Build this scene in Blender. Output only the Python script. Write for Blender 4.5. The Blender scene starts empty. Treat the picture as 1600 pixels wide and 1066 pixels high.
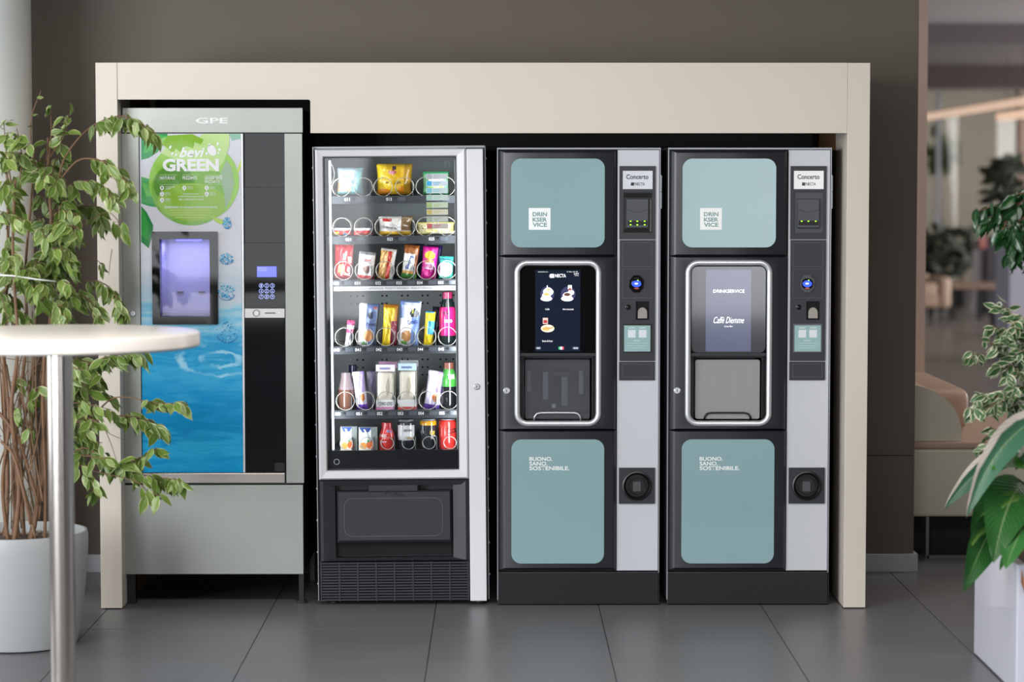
import bpy, bmesh, math, random
from mathutils import Vector, Matrix
random.seed(7)
sc = bpy.context.scene
COL = sc.collection
PI = math.pi

# ------------------------------------------------------------------ camera
FPX, CX, CY, CH = 3850.0, 800.0, 533.0, 1.545
YAW = math.atan(21.0 / FPX)
PITCH = math.atan(242.0 / FPX)
cd = bpy.data.cameras.new('camera')
cd.sensor_width = 36.0
cd.lens = 36.0 * FPX / 1600.0
cd.clip_end = 200
cd.dof.use_dof = True
cd.dof.focus_distance = 9.1
cd.dof.aperture_fstop = 2.2
cam = bpy.data.objects.new('camera', cd)
cam.location = (0, 0, CH)
cam.rotation_euler = (PI / 2 - PITCH, 0, -YAW)
COL.objects.link(cam)
sc.camera = cam
FWD = Vector((math.sin(YAW) * math.cos(PITCH), math.cos(YAW) * math.cos(PITCH), -math.sin(PITCH)))
RT = Vector((math.cos(YAW), -math.sin(YAW), 0))
UP = RT.cross(FWD)

# ------------------------------------------------------------------ world, daylight, exposure
w = bpy.data.worlds.new('overcast'); sc.world = w; w.use_nodes = True
bg = w.node_tree.nodes['Background']
bg.inputs['Color'].default_value = (0.86, 0.92, 1.0, 1)
bg.inputs['Strength'].default_value = 0.45
sc.view_settings.view_transform = 'Standard'
sc.view_settings.look = 'None'
sc.view_settings.gamma = 1.0
sc.view_settings.use_curve_mapping = False
sc.view_settings.exposure = 0.0
try:
    sc.cycles.use_denoising = True
    sc.cycles.max_bounces = 8
    sc.cycles.transparent_max_bounces = 12
    sc.cycles.caustics_reflective = False
    sc.cycles.caustics_refractive = False
    sc.cycles.sample_clamp_indirect = 6.0
except Exception:
    pass

def area_light(name, loc, aim, sx, sy, power, col=(1, 1, 1)):
    l = bpy.data.lights.new(name, 'AREA'); l.shape = 'RECTANGLE'; l.size = sx; l.size_y = sy
    l.energy = power; l.color = col
    o = bpy.data.objects.new(name, l); COL.objects.link(o)
    o.location = loc
    o.rotation_euler = (Vector(aim) - Vector(loc)).to_track_quat('-Z', 'Y').to_euler()
    return o

# glazed side of the lobby (left), its daylight comes in low across the hall
area_light('window_daylight_side', (-5.0, 2.2, 1.8), (0.7, 9.0, 1.1), 4.2, 2.5, 500, (0.95, 0.98, 1.0))
area_light('window_daylight_side', (-4.7, 8.2, 1.7), (0.0, 8.2, 1.5), 2.4, 2.5, 80, (0.95, 0.98, 1.0))
# glazed front of the lobby, behind the photographer
area_light('window_daylight_front', (-2.4, -5.4, 1.45), (-2.4, 9, 1.45), 2.3, 2.3, 55, (0.95, 0.97, 1.0))
area_light('window_daylight_front', (3.0, -5.4, 1.45), (3.0, 9, 1.45), 2.6, 2.3, 95, (0.95, 0.97, 1.0))
# unseen overhead fill, added to light the hall
area_light('added_ceiling_fill', (0.0, 5.6, 2.98), (0.0, 5.61, 0), 4.5, 1.6, 140, (1.0, 0.95, 0.9))
# unseen fill lamps, added to brighten the lounge beyond
area_light('added_lounge_fill', (9.0, 25, 1.7), (4.0, 25, 1.3), 20, 2.4, 900, (1.0, 0.97, 0.95))
area_light('added_ceiling_fill', (3.7, 10.7, 2.98), (3.7, 10.71, 0), 2.4, 0.8, 38, (1.0, 0.93, 0.86))  # overhead fill added for the pinkish post and the sofa
area_light('added_lounge_end_fill', (5.0, 33.6, 3.05), (5.0, 35.0, 1.2), 4.0, 0.5, 120, (1.0, 0.92, 0.84))  # added to lift the far wall

# ------------------------------------------------------------------ measuring helpers
def P(px, py, Y):
    d = FWD + RT * ((px - CX) / FPX) + UP * ((CY - py) / FPX)
    t = Y / d.y
    return Vector((d.x * t, Y, CH + d.z * t))
def yfloor(px, py):
    d = FWD + RT * ((px - CX) / FPX) + UP * ((CY - py) / FPX)
    return d.y * (-CH / d.z)
def RC(Y, x0, y0, x1, y1):
    ym = (y0 + y1) / 2; xm = (x0 + x1) / 2
    return (P(x0, ym, Y).x, P(x1, ym, Y).x, P(xm, y1, Y).z, P(xm, y0, Y).z)   # x0,x1,z0,z1

# ------------------------------------------------------------------ materials
def lin(c):
    if isinstance(c, str):
        c = c.lstrip('#'); c = [int(c[i:i + 2], 16) / 255 for i in (0, 2, 4)]
    return tuple(((v / 12.92) if v <= 0.04045 else ((v + 0.055) / 1.055) ** 2.4) for v in c) + (1,)
MATS = {}
def mat(key, col='#808080', rough=0.5, metal=0.0, var=0.05, scale=9.0, stretch=(1, 1, 1), bump=0.0, coat=0.0,
        emit=0.0, ecol=None, spec=0.5, rvar=0.0, trans=0.0):
    if key in MATS: return MATS[key]
    m = bpy.data.materials.new(key); m.use_nodes = True
    nt = m.node_tree; N = nt.nodes; L = nt.links
    b = N['Principled BSDF']; c = lin(col)
    tc = N.new('ShaderNodeTexCoord'); mp = N.new('ShaderNodeMapping'); mp.inputs['Scale'].default_value = stretch
    nz = N.new('ShaderNodeTexNoise'); nz.inputs['Scale'].default_value = scale; nz.inputs['Detail'].default_value = 4
    L.new(tc.outputs['Object'], mp.inputs['Vector']); L.new(mp.outputs['Vector'], nz.inputs['Vector'])
    mx = N.new('ShaderNodeMix'); mx.data_type = 'RGBA'
    mx.inputs['A'].default_value = tuple(max(0, v * (1 - var)) for v in c[:3]) + (1,)
    mx.inputs['B'].default_value = tuple(min(1, v * (1 + var)) for v in c[:3]) + (1,)
    L.new(nz.outputs['Fac'], mx.inputs['Factor']); L.new(mx.outputs['Result'], b.inputs['Base Color'])
    b.inputs['Roughness'].default_value = rough; b.inputs['Metallic'].default_value = metal
    b.inputs['Specular IOR Level'].default_value = spec
    b.inputs['Coat Weight'].default_value = coat; b.inputs['Coat Roughness'].default_value = 0.05
    b.inputs['Transmission Weight'].default_value = trans
    if rvar:
        mr = N.new('ShaderNodeMapRange'); mr.inputs['To Min'].default_value = max(0.02, rough - rvar); mr.inputs['To Max'].default_value = rough + rvar
        L.new(nz.outputs['Fac'], mr.inputs['Value']); L.new(mr.outputs['Result'], b.inputs['Roughness'])
    if bump:
        bp = N.new('ShaderNodeBump'); bp.inputs['Strength'].default_value = bump; bp.inputs['Distance'].default_value = 0.002
        L.new(nz.outputs['Fac'], bp.inputs['Height']); L.new(bp.outputs['Normal'], b.inputs['Normal'])
    if emit:
        b.inputs['Emission Color'].default_value = lin(ecol or col); b.inputs['Emission Strength'].default_value = emit
    MATS[key] = m
    return m
def C(hexcol, rough=0.38, coat=0.15):
    return mat('print_' + hexcol.lstrip('#') + '_%d' % int(rough * 100), hexcol, rough, coat=coat, var=0.03)
def glass_mat(key, tint, ior=1.45, tr=(1, 1, 1), haze=0.0):
    if key in MATS: return MATS[key]
    m = bpy.data.materials.new(key); m.use_nodes = True
    nt = m.node_tree; N = nt.nodes; L = nt.links
    N.remove(N['Principled BSDF']); out = N['Material Output']
    t = N.new('ShaderNodeBsdfTransparent'); t.inputs['Color'].default_value = tr + (1,)
    g = N.new('ShaderNodeBsdfGlossy'); g.inputs['Roughness'].default_value = 0.03; g.inputs['Color'].default_value = (1, 1, 1, 1)
    fr = N.new('ShaderNodeFresnel'); fr.inputs['IOR'].default_value = ior
    mx = N.new('ShaderNodeMixShader')
    L.new(fr.outputs['Fac'], mx.inputs['Fac']); L.new(t.outputs[0], mx.inputs[1]); L.new(g.outputs[0], mx.inputs[2])
    last = mx
    if haze:
        d = N.new('ShaderNodeBsdfDiffuse'); d.inputs['Color'].default_value = tint + (1,)
        m2 = N.new('ShaderNodeMixShader'); m2.inputs['Fac'].default_value = haze
        L.new(mx.outputs[0], m2.inputs[1]); L.new(d.outputs[0], m2.inputs[2]); last = m2
    L.new(last.outputs[0], out.inputs['Surface'])
    MATS[key] = m
    return m

BEIGE = mat('beige_laminate', '#cdc5b8', 0.45, var=0.025, scale=3)
TAUPE = mat('taupe_paint', '#5f564d', 0.6, var=0.04, scale=1.5)
BLACK = mat('matt_black', '#0a0a0b', 0.6, var=0.1)
STEEL = mat('brushed_steel', '#9fa29d', 0.42, metal=0.7, var=0.07, scale=6, stretch=(60, 60, 1.2), bump=0.05, rvar=0.08)
CHROME = mat('chrome', '#d9dbdf', 0.3, metal=0.65, var=0.02)
POLISHED = mat('polished_steel', '#d3ccc6', 0.22, metal=0.96, var=0.05, scale=4, stretch=(40, 40, 1))
ALU = mat('aluminium_frame', '#d6d7db', 0.42, metal=0.0, var=0.02, scale=5)
WHITEPAN = mat('white_enamel', '#d8d9de', 0.4, var=0.02)
SILVERPAN = mat('silver_grey_enamel', '#c3c6cd', 0.42, metal=0.0, var=0.02)
CHARCOAL = mat('charcoal_plastic', '#23252a', 0.36, var=0.05, scale=12)
DARKPL = mat('dark_plastic', '#292b30', 0.42, var=0.06, scale=14)
BLKPL = mat('black_plastic', '#0b0c0e', 0.38, var=0.08, scale=16)
BLKGLOSS = mat('black_gloss', '#0b0b0d', 0.06, var=0.05, coat=0.0)
TEAL = mat('teal_gloss', '#86a5a9', 0.22, var=0.02, scale=3, coat=0.5)
WHITEINK = mat('white_ink', '#eef0f0', 0.5, var=0.02)
WOOD = mat('raw_wood', '#7a5738', 0.6, var=0.2, scale=5, stretch=(8, 8, 0.6))

# ------------------------------------------------------------------ mesh builder
ORG = {}
class M:
    def __init__(s): s.bm = bmesh.new()
    def _f(s, vs, mi=0):
        try:
            f = s.bm.faces.new(vs); f.material_index = mi; return f
        except ValueError: return None
    def box(s, x0, x1, y0, y1, z0, z1, bev=0.0, seg=2, mi=0):
        v = [s.bm.verts.new(p) for p in ((x0, y0, z0), (x1, y0, z0), (x1, y1, z0), (x0, y1, z0), (x0, y0, z1), (x1, y0, z1), (x1, y1, z1), (x0, y1, z1))]
        fs = [s._f([v[i] for i in q], mi) for q in ((3, 2, 1, 0), (4, 5, 6, 7), (0, 1, 5, 4), (1, 2, 6, 5), (2, 3, 7, 6), (3, 0, 4, 7))]
        if bev:
            es = list({e for f in fs for e in f.edges})
            bmesh.ops.bevel(s.bm, geom=es, offset=bev, segments=seg, affect='EDGES', profile=0.5)
        return s
    def plate(s, loops, y0, y1, mi=0):
        """front at y0, back at y1; the first loop is the outline, the others holes; loops of (x, z)"""
        for y, side in ((y0, 0), (y1, 1)):
            es = []; vl = []
            for lp in loops:
                vs = [s.bm.verts.new((p[0], y, p[1])) for p in lp]
                vl.append(vs)
                es += [s.bm.edges.new((vs[i], vs[(i + 1) % len(vs)])) for i in range(len(vs))]
            r = bmesh.ops.triangle_fill(s.bm, edges=es, use_beauty=True)
            for g in r['geom']:
                if isinstance(g, bmesh.types.BMFace): g.material_index = mi
            if side == 0: front = vl
        for a, b in zip(front, vl):
            n = len(a)
            for i in range(n): s._f((a[i], a[(i + 1) % n], b[(i + 1) % n], b[i]), mi)
        return s
    def loft(s, rects, cap0=True, cap1=True, mi=0):
        """rects: (x0,x1,z0,z1,y) joined one after another"""
        ls = [[s.bm.verts.new(p) for p in ((x0, y, z0), (x1, y, z0), (x1, y, z1), (x0, y, z1))] for x0, x1, z0, z1, y in rects]
        for a, b in zip(ls, ls[1:]):
            for i in range(4): s._f((a[i], a[(i + 1) % 4], b[(i + 1) % 4], b[i]), mi)
        if cap0: s._f(ls[0], mi)
        if cap1: s._f(ls[-1], mi)
        return s
    def lathe(s, c, prof, n=32, axis='z', cap=True, mi=0, pat=None, a0=0.0):
        """prof: list of (r, h) along the axis; pat(angle fraction, ring index) -> material index"""
        rings = []
        for r, h in prof:
            ring = []
            for i in range(n):
                a = 2 * PI * i / n + a0
                if axis == 'z': p = (c[0] + r * math.cos(a), c[1] + r * math.sin(a), c[2] + h)
                elif axis == 'y': p = (c[0] + r * math.cos(a), c[1] + h, c[2] + r * math.sin(a))
                else: p = (c[0] + h, c[1] + r * math.cos(a), c[2] + r * math.sin(a))
                ring.append(s.bm.verts.new(p))
            rings.append(ring)
        for k, (a, b) in enumerate(zip(rings, rings[1:])):
            for i in range(n):
                s._f((a[i], a[(i + 1) % n], b[(i + 1) % n], b[i]), pat((i + 0.5) / n, k) if pat else mi)
        if cap:
            s._f(rings[0], pat(0, 0) if pat else mi); s._f(rings[-1], pat(0, len(rings) - 2) if pat else mi)
        return s
    def tube(s, pts, r, n=8, closed=False, mi=0):
        pts = [Vector(p) for p in pts]
        m = len(pts); rs = r if isinstance(r, (list, tuple)) else [r] * m
        rings = []; ref = None
        for i in range(m):
            if closed: t = pts[(i + 1) % m] - pts[i - 1]
            else: t = pts[min(i + 1, m - 1)] - pts[max(i - 1, 0)]
            t.normalize()
            if ref is None:
                ref = Vector((0, 1, 0)) if abs(t.y) < 0.9 else Vector((1, 0, 0))
            u = ref - t * ref.dot(t)
            if u.length < 1e-5: u = t.orthogonal()
            u.normalize(); ref = u; v = t.cross(u)
            rings.append([s.bm.verts.new(pts[i] + (u * math.cos(2 * PI * k / n) + v * math.sin(2 * PI * k / n)) * rs[i]) for k in range(n)])
        for i in range(m if closed else m - 1):
            a, b = rings[i], rings[(i + 1) % m]
            for k in range(n): s._f((a[k], a[(k + 1) % n], b[(k + 1) % n], b[k]), mi)
        if not closed: s._f(rings[0], mi); s._f(rings[-1], mi)
        return s
    def disc(s, x, z, r, y, n=24, rz=None, mi=0):
        s._f([s.bm.verts.new((x + r * math.cos(2 * PI * i / n), y, z + (rz or r) * math.sin(2 * PI * i / n))) for i in range(n)], mi); return s
    def poly(s, pts, y, mi=0):
        vs = [s.bm.verts.new((p[0], y, p[1])) for p in pts]
        es = [s.bm.edges.new((vs[i], vs[(i + 1) % len(vs)])) for i in range(len(vs))]
        r = bmesh.ops.triangle_fill(s.bm, edges=es, use_beauty=True)
        for g in r['geom']:
            if isinstance(g, bmesh.types.BMFace): g.material_index = mi
        return s
    def xform(s, mtx): bmesh.ops.transform(s.bm, matrix=mtx, verts=s.bm.verts); return s
    def tilt(s, c, ang):
        c = Vector(c); return s.xform(Matrix.Translation(c) @ Matrix.Rotation(ang, 4, 'Y') @ Matrix.Translation(-c))
    def obj(s, name, mats, parent=None, smooth=False, origin=None, flat_ok=False):
        bm = s.bm
        bmesh.ops.recalc_face_normals(bm, faces=bm.faces)
        if parent is not None: org = ORG[parent.name]
        elif origin is not None: org = Vector(origin)
        else:
            xs = [v.co.x for v in bm.verts]; ys = [v.co.y for v in bm.verts]; zs = [v.co.z for v in bm.verts]
            org = Vector(((min(xs) + max(xs)) / 2, (min(ys) + max(ys)) / 2, min(zs)))
        bmesh.ops.translate(bm, verts=bm.verts, vec=-org)
        me = bpy.data.meshes.new(name); bm.to_mesh(me); bm.free()
        for m in (mats if isinstance(mats, (list, tuple)) else [mats]): me.materials.append(m)
        if smooth:
            me.shade_smooth()
            if smooth != 'all': 
                try: me.set_sharp_from_angle(angle=math.radians(38))
                except Exception: pass
        o = bpy.data.objects.new(name, me); COL.objects.link(o)
        ORG[o.name] = org
        if parent is not None: o.parent = parent
        else: o.location = org
        return o
def tag(o, label, cat=None, group=None, kind=None):
    if label: o['label'] = label
    if cat: o['category'] = cat
    if group: o['group'] = group
    if kind: o['kind'] = kind
    return o
def thing(name, label, cat, loc, group=None):
    o = bpy.data.objects.new(name, None); COL.objects.link(o); o.empty_display_size = 0.1
    o.location = loc; ORG[o.name] = Vector(loc)
    return tag(o, label, cat, group)
def bx(name, m, parent, x0, x1, y0, y1, z0, z1, bev=0.0):
    return M().box(x0, x1, y0, y1, z0, z1, bev).obj(name, m, parent)
def rr(x0, x1, z0, z1, r, n=6):
    r = min(r, (x1 - x0) / 2 - 1e-5, (z1 - z0) / 2 - 1e-5)
    out = []
    for cx, cz, a in ((x1 - r, z1 - r, 0), (x0 + r, z1 - r, 90), (x0 + r, z0 + r, 180), (x1 - r, z0 + r, 270)):
        for i in range(n + 1):
            t = math.radians(a + 90 * i / n); out.append((cx + r * math.cos(t), cz + r * math.sin(t)))
    return out
def rect(x0, x1, z0, z1): return [(x1, z1), (x0, z1), (x0, z0), (x1, z0)]
def ell(cx, cz, rx, rz, n=28, a=0.0):
    ca, sa = math.cos(a), math.sin(a); out = []
    for i in range(n):
        t = 2 * PI * i / n; x, z = rx * math.cos(t), rz * math.sin(t)
        out.append((cx + x * ca - z * sa, cz + x * sa + z * ca))
    return out

# ------------------------------------------------------------------ lettering, fitted to a box
def text_mesh(body, bold=0.0, shear=0.0, space=1.0):
    cu = bpy.data.curves.new('lettering', 'FONT'); cu.body = body; cu.size = 1.0
    cu.offset = bold; cu.shear = shear; cu.resolution_u = 3; cu.space_character = space
    o = bpy.data.objects.new('lettering_source', cu)
    me = bpy.data.meshes.new_from_object(o)
    bpy.data.objects.remove(o); bpy.data.curves.remove(cu)
    return me
def text(body, m, parent, X0, X1, Z0, Z1, y, bold=0.0, shear=0.0, name='lettering', rot=0.0, space=1.0, bend=None):
    me = text_mesh(body, bold, shear, space)
    if len(me.vertices) == 0: return None
    xs = [v.co.x for v in me.vertices]; zs = [v.co.y for v in me.vertices]
    a, b, c, d = min(xs), max(xs), min(zs), max(zs)
    org = ORG[parent.name]; ctr = Vector(((X0 + X1) / 2, y, (Z0 + Z1) / 2)); cr, sr = math.cos(rot), math.sin(rot)
    for v in me.vertices:
        x = (v.co.x - a) / max(b - a, 1e-6) * (X1 - X0) + X0 - ctr.x
        z = (v.co.y - c) / max(d - c, 1e-6) * (Z1 - Z0) + Z0 - ctr.z
        wx, wz = ctr.x + x * cr - z * sr, ctr.z + x * sr + z * cr
        wy = y if bend is None else bend(wx)
        v.co = (wx - org.x, wy - org.y, wz - org.z)
    me.materials.clear(); me.materials.append(m); me.name = name
    o = bpy.data.objects.new(name, me); COL.objects.link(o); o.parent = parent; ORG[o.name] = org
    return o

# =================================================================== the setting
YW = 9.81          # back wall
YM = 9.02          # fronts of the machines
YP = 8.94          # front of the beige surround
TILE = 0.6; TX0 = -0.2315; TY0 = 8.535
GROUT = mat('grout', '#2b2b2d', 0.8, var=0.1, scale=30)
TILEM = mat('grey_porcelain', '#67676a', 0.36, var=0.09, scale=2.6, bump=0.12, rvar=0.07, spec=0.55)
fl = M().box(-7, 3.6, -7, 12.2, -0.12, -0.003).obj('floor', GROUT)
tag(fl, 'dark grey porcelain tiled floor of the lobby', kind='structure')
tile_me = None
def tile(i, j):
    global tile_me
    x, y = TX0 + i * TILE, TY0 + j * TILE
    if tile_me is None:
        m = M(); h = TILE / 2 - 0.0017
        m.loft([(-h, h, -h, h, 0)], cap0=False, cap1=False)
        m.bm.free(); m.bm = bmesh.new()
        m.box(-h, h, -h + 0.0004, h - 0.0004, -0.008, 0.0)
        me = bpy.data.meshes.new('tile'); bmesh.ops.recalc_face_normals(m.bm, faces=m.bm.faces); m.bm.to_mesh(me); m.bm.free(); me.materials.append(TILEM); tile_me = me
    o = bpy.data.objects.new('tile', tile_me); COL.objects.link(o); o.parent = fl
    o.location = Vector((x + TILE / 2, y + TILE / 2, 0)) - fl.location
for j in range(-3, 6):
    for i in range(-5, 5): tile(i, j)
FARFLOOR = mat('lounge_floor', '#6b6562', 0.3, var=0.12, scale=0.7, rvar=0.05)
tag(M().box(3.6, 14, -7, 40, -0.12, -0.001).box(-4, 3.6, 12.2, 40, -0.12, -0.001).obj('floor_lounge', FARFLOOR), 'polished floor of the lounge beyond', kind='structure')
# back wall: two boards with a fine joint, ends at the lounge opening
wx1 = P(1431.5, 450, YW).x
zj = P(1390, 712, YW).z
wb = M().box(-6.5, wx1, YW, YW + 0.2, zj + 0.0015, 3.05).obj('wall_back', TAUPE, origin=(0, YW, 0))
tag(wb, 'dark taupe painted back wall behind the machines', kind='structure')
M().box(-6.5, wx1, YW, YW + 0.2, 0, zj - 0.0015).obj('lower_board', TAUPE, wb)
BASEB = mat('baseboard_grey', '#a9acb2', 0.4, metal=0.2, var=0.03)
zb = P(1390, 866, YW - 0.015).z
tag(M().box(-6.5, wx1 + 0.016, YW - 0.014, YW + 0.2, 0, zb, 0.002).obj('baseboard_back', BASEB), 'grey metal baseboard along the taupe wall', kind='structure')
CEIL = mat('ceiling_white', '#b5aeb0', 0.8, var=0.03, scale=1)
tag(M().box(-7, 14, -7, 23.0, 3.05, 3.2).obj('ceiling', CEIL), 'pale plaster ceiling', kind='structure')
# round column at the far end of the wall
cxl = P(50, 300, 9.35).x - 0.29
tag(M().lathe((cxl, 9.35, 0), [(0.29, 0), (0.29, 3.05)], 48).obj('column', mat('column_white', '#e2e8e6', 0.5, var=0.02), smooth=True), 'round pale grey column beside the ficus', kind='structure')
# rear wall with its window openings, behind the photographer
rear = M()
for a, b in ((-7, -3.6), (-1.2, 1.65), (4.35, 14)): rear.box(a, b, -5.7, -5.5, 0, 3.05)
for a, b in ((-3.6, -1.2), (1.65, 4.35)): rear.box(a, b, -5.7, -5.5, 0, 0.25); rear.box(a, b, -5.7, -5.5, 2.65, 3.05)
tag(rear.obj('wall_rear', mat('rear_wall', '#8a827a', 0.7, var=0.05)), 'plain wall with tall windows opposite the machines', kind='structure')

# ------------------------------------------------------------------ the lounge seen past the wall's end
LPINK = mat('lounge_post', '#cdb6ab', 0.6, var=0.04)
a = P(1447.5, 300, 11.6); 
tag(M().box(1.70, a.x, 11.6, 11.85, 0, 3.05).obj('trim_1', LPINK), 'pinkish beige post standing behind the cream sofa', kind='structure')
BEAM1 = mat('lounge_beam', '#6e6668', 0.8, var=0.04)
tag(M().box(1, 14, 23.0, 27.2, P(1500, 68, 23.0).z, 3.3).obj('trim_2', BEAM1), 'wide dropped ceiling beam over the lounge', kind='structure')
BEAM2 = mat('lounge_beam_dark', '#4d4340', 0.8, var=0.06)
tag(M().box(1, 14, 27.2, 28.0, P(1500, 136, 27.2).z, 3.3).obj('trim_3', BEAM2), 'dark ceiling beam at the end of the lounge', kind='structure')
FARW = mat('lounge_far_wall', '#8d847c', 0.75, var=0.12, scale=0.5)
tag(M().box(1, 14, 36, 36.2, 0, 3.3).box(1, 14, 28, 36.2, 3.1, 3.3).obj('wall_far', FARW), 'greyish far wall of the lounge', kind='structure')
# glazed screen
gs = tag(M().box(1, 14, 32.0, 32.02, 0.02, 3.05).obj('window_1', glass_mat('screen_glass', (0.6, 0.6, 0.6), 1.5, (0.8, 0.82, 0.8))), 'glazed screen at the end of the lounge', kind='structure')
for px in (1466, 1596):
    p = P(px, 250, 31.97)
    M().box(p.x - 0.03, p.x + 0.03, 31.94, 32.0, 0, 3.05).obj('mullion', mat('mullion_grey', '#8d9096', 0.4, metal=0.4), gs)
tag(M().box(P(1592, 250, 30).x, P(1592, 250, 30).x + 0.5, 30.0, 30.2, 0, 3.1).obj('trim_4', mat('lounge_post_tan', '#9a8474', 0.6)), 'tan post at the far right of the lounge', kind='structure')

# linear pendant lamps running away from the viewer
LAMP = mat('lamp_diffuser', '#e9cdb6', 0.5, emit=0.62, ecol='#ffd9bd')
LAMPB = mat('lamp_housing', '#d7c2b0', 0.5, var=0.03)
def pendant(label, x, z, y0, y1):
    t = thing('linear_pendant_lamp', label, 'lamp', (x, (y0 + y1) / 2, z), 'linear lamps of the lounge')
    M().box(x - 0.05, x + 0.05, y0, y1, z + 0.045, z + 0.055).obj('housing', LAMPB, t)
    M().box(x - 0.048, x + 0.048, y0 + 0.01, y1 - 0.01, z - 0.02, z + 0.0445).obj('diffuser', LAMP, t)
    for yy in (y0 + 0.3, y1 - 0.3): M().tube([(x, yy, z + 0.05), (x, yy, 3.06)], 0.004, 6).obj('suspension_wire', BLACK, t)
pa = P(1447, 184, 29.3); pb = P(1592, 162, 24.2)
pendant('long warm linear lamp hanging above the coffee table', (pa.x + pb.x) / 2, pa.z, 23.6, 30.2)
pendant('shorter warm linear lamp just below the long one', (pa.x + pb.x) / 2 + 0.12, pa.z - 0.11, 23.8, 25.6)

# sofa with a rounded arm, just past the wall's end
CREAM = mat('cream_leather', '#cdc8b4', 0.5, var=0.03, scale=4)
PEACH = mat('peach_leather', '#b89c88', 0.5, var=0.04, scale=4)
YS = 10.15
so = thing('lounge_sofa', 'cream leather sofa with rounded arm and chrome frame past the wall', 'sofa', (2.2, 10.8, 0))
bt, bb = P(1480, 691, YS).z, P(1480, 808, YS).z
M().box(1.66, 3.3, YS, YS + 1.45, bb, bt - 0.03, 0.012).obj('base', CREAM, so)
M().box(1.66, 3.3, YS + 0.005, YS + 1.45, bt - 0.029, bt, 0.008).obj('seat', PEACH, so)
xr = P(1503, 650, YS + 0.04).x; zt = P(1445, 600, YS + 0.04).z
prof = [(1.66, bt)] + [(xr - 0.29 + 0.29 * math.cos(t), bt + (zt - bt) * math.sin(t)) for t in [PI / 2 * k / 10 for k in range(11)]][::1]
prof = [(1.66, bt + 0.001)] + [(xr - 0.26 + 0.26 * math.cos(PI / 2 * k / 12), bt + 0.001 + (zt - bt) * math.sin(PI / 2 * k / 12) ** 0.8) for k in range(13)] + [(1.66, zt)]
ar = M().plate([prof], YS + 0.03, YS + 0.05).obj('armrest_front', CREAM, so)
M().plate([prof], YS + 0.05, YS + 0.45).obj('armrest', PEACH, so, smooth=True)
x2 = P(1513, 640, YS + 0.5).x
M().box(1.66, x2, YS + 0.46, YS + 1.44, bt + 0.001, P(1490, 607, YS + 0.46).z, 0.05, 4).obj('back_cushion', PEACH, so, smooth=True)
M().box(1.7, 3.2, YS + 0.12, YS + 1.3, 0.0, bb - 0.001).obj('underside_shade', BLACK, so)  # added black box, stands in for the shade under the sofa
fx = P(1448.5, 840, YS + 0.02).x
fr = M()
fr.box(fx - 0.006, fx + 0.006, YS + 0.01, YS + 0.03, 0.0, bb); fr.box(fx, 3.2, YS + 0.01, YS + 0.03, 0.0, 0.013)
fr.box(3.19, 3.21, YS + 0.01, YS + 0.03, 0.0, bb)
fr.box(fx - 0.006, fx + 0.006, YS + 1.38, YS + 1.4, 0.0, bb); fr.box(fx, 3.2, YS + 1.38, YS + 1.4, 0.0, 0.013)
fr.box(fx - 0.006, fx + 0.006, YS + 0.03, YS + 1.38, 0.0, 0.013)
fr.obj('leg_frame', mat('satin_chrome', '#8d8b88', 0.3, metal=0.9), so)

# far armchair, coffee table, reception counter, planting
yc = 27.6
ac = thing('lounge_armchair', 'peach coloured low armchair with thin metal legs beside coffee table', 'armchair', (P(1450, 470, yc).x, yc + 0.4, 0))
X0, X1, Z0, Z1 = RC(yc, 1420, 433, 1486, 482)
M().box(X0, X1, yc, yc + 0.7, Z0, Z0 + 0.16, 0.04, 3).obj('seat', PEACH, ac, smooth=True)
M().box(X1 - 0.14, X1, yc - 0.02, yc + 0.72, Z0 - 0.005, Z1, 0.05, 3).obj('armrest', PEACH, ac, smooth=True)
M().box(X0, X1 - 0.141, yc + 0.55, yc + 0.72, Z0 + 0.161, Z1 + 0.02, 0.05, 3).obj('backrest', PEACH, ac, smooth=True)
M().box(X0, X1 - 0.141, yc - 0.01, yc + 0.15, Z0 + 0.1, Z1 - 0.06, 0.05, 3).obj('cushion', PEACH, ac, smooth=True)
for lx in (X0 + 0.1, X0 + 0.2, X1 - 0.16):
    M().box(lx - 0.012, lx + 0.012, yc + 0.05, yc + 0.08, 0, Z0).obj('leg', MATS['satin_chrome'], ac)
yt = 28.6
X0, X1, Z0, Z1 = RC(yt, 1483, 444, 1573, 452)
ct = thing('coffee_table', 'low brown topped coffee table beside the far armchair', 'table', ((X0 + X1) / 2, yt + 0.3, 0))
M().box(X0, X1, yt, yt + 0.65, Z0, Z1, 0.01).obj('tabletop', mat('table_brown', '#8d7262', 0.35, var=0.15, scale=3), ct)
for f in (0.08, 0.55, 0.93):
    lx = X0 + (X1 - X0) * f
    M().box(lx - 0.03, lx + 0.03, yt + 0.05, yt + 0.11, 0, Z0).obj('leg', BLACK, ct)
yr = 21.5
X0, X1, Z0, Z1 = RC(yr, 1577, 335, 1700, 562)
rc_ = thing('reception_counter', 'white boxy counter standing in the lounge behind the dark green ficus', 'counter', ((X0 + X1) / 2, yr + 0.3, 0))
M().box(X0, X1, yr, yr + 0.6, 0, Z1 - 0.04, 0.005).obj('body', mat('counter_white', '#c9c8d8', 0.45, var=0.02), rc_)
M().box(X0 - 0.01, X1 + 0.01, yr - 0.01, yr + 0.61, Z1 - 0.039, Z1, 0.005).obj('counter_top', mat('counter_top_white', '#d5d4dd', 0.35), rc_)
ys_ = 29.6
p = P(1551, 420, ys_)
ds = thing('display_stand', 'dark slim display stand with a small red panel behind coffee table', 'display stand', (p.x, ys_, 0))
M().box(p.x - 0.07, p.x + 0.07, ys_, ys_ + 0.1, 0, P(1551, 372, ys_).z).obj('post', mat('stand_dark', '#241f2b', 0.5), ds)
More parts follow.
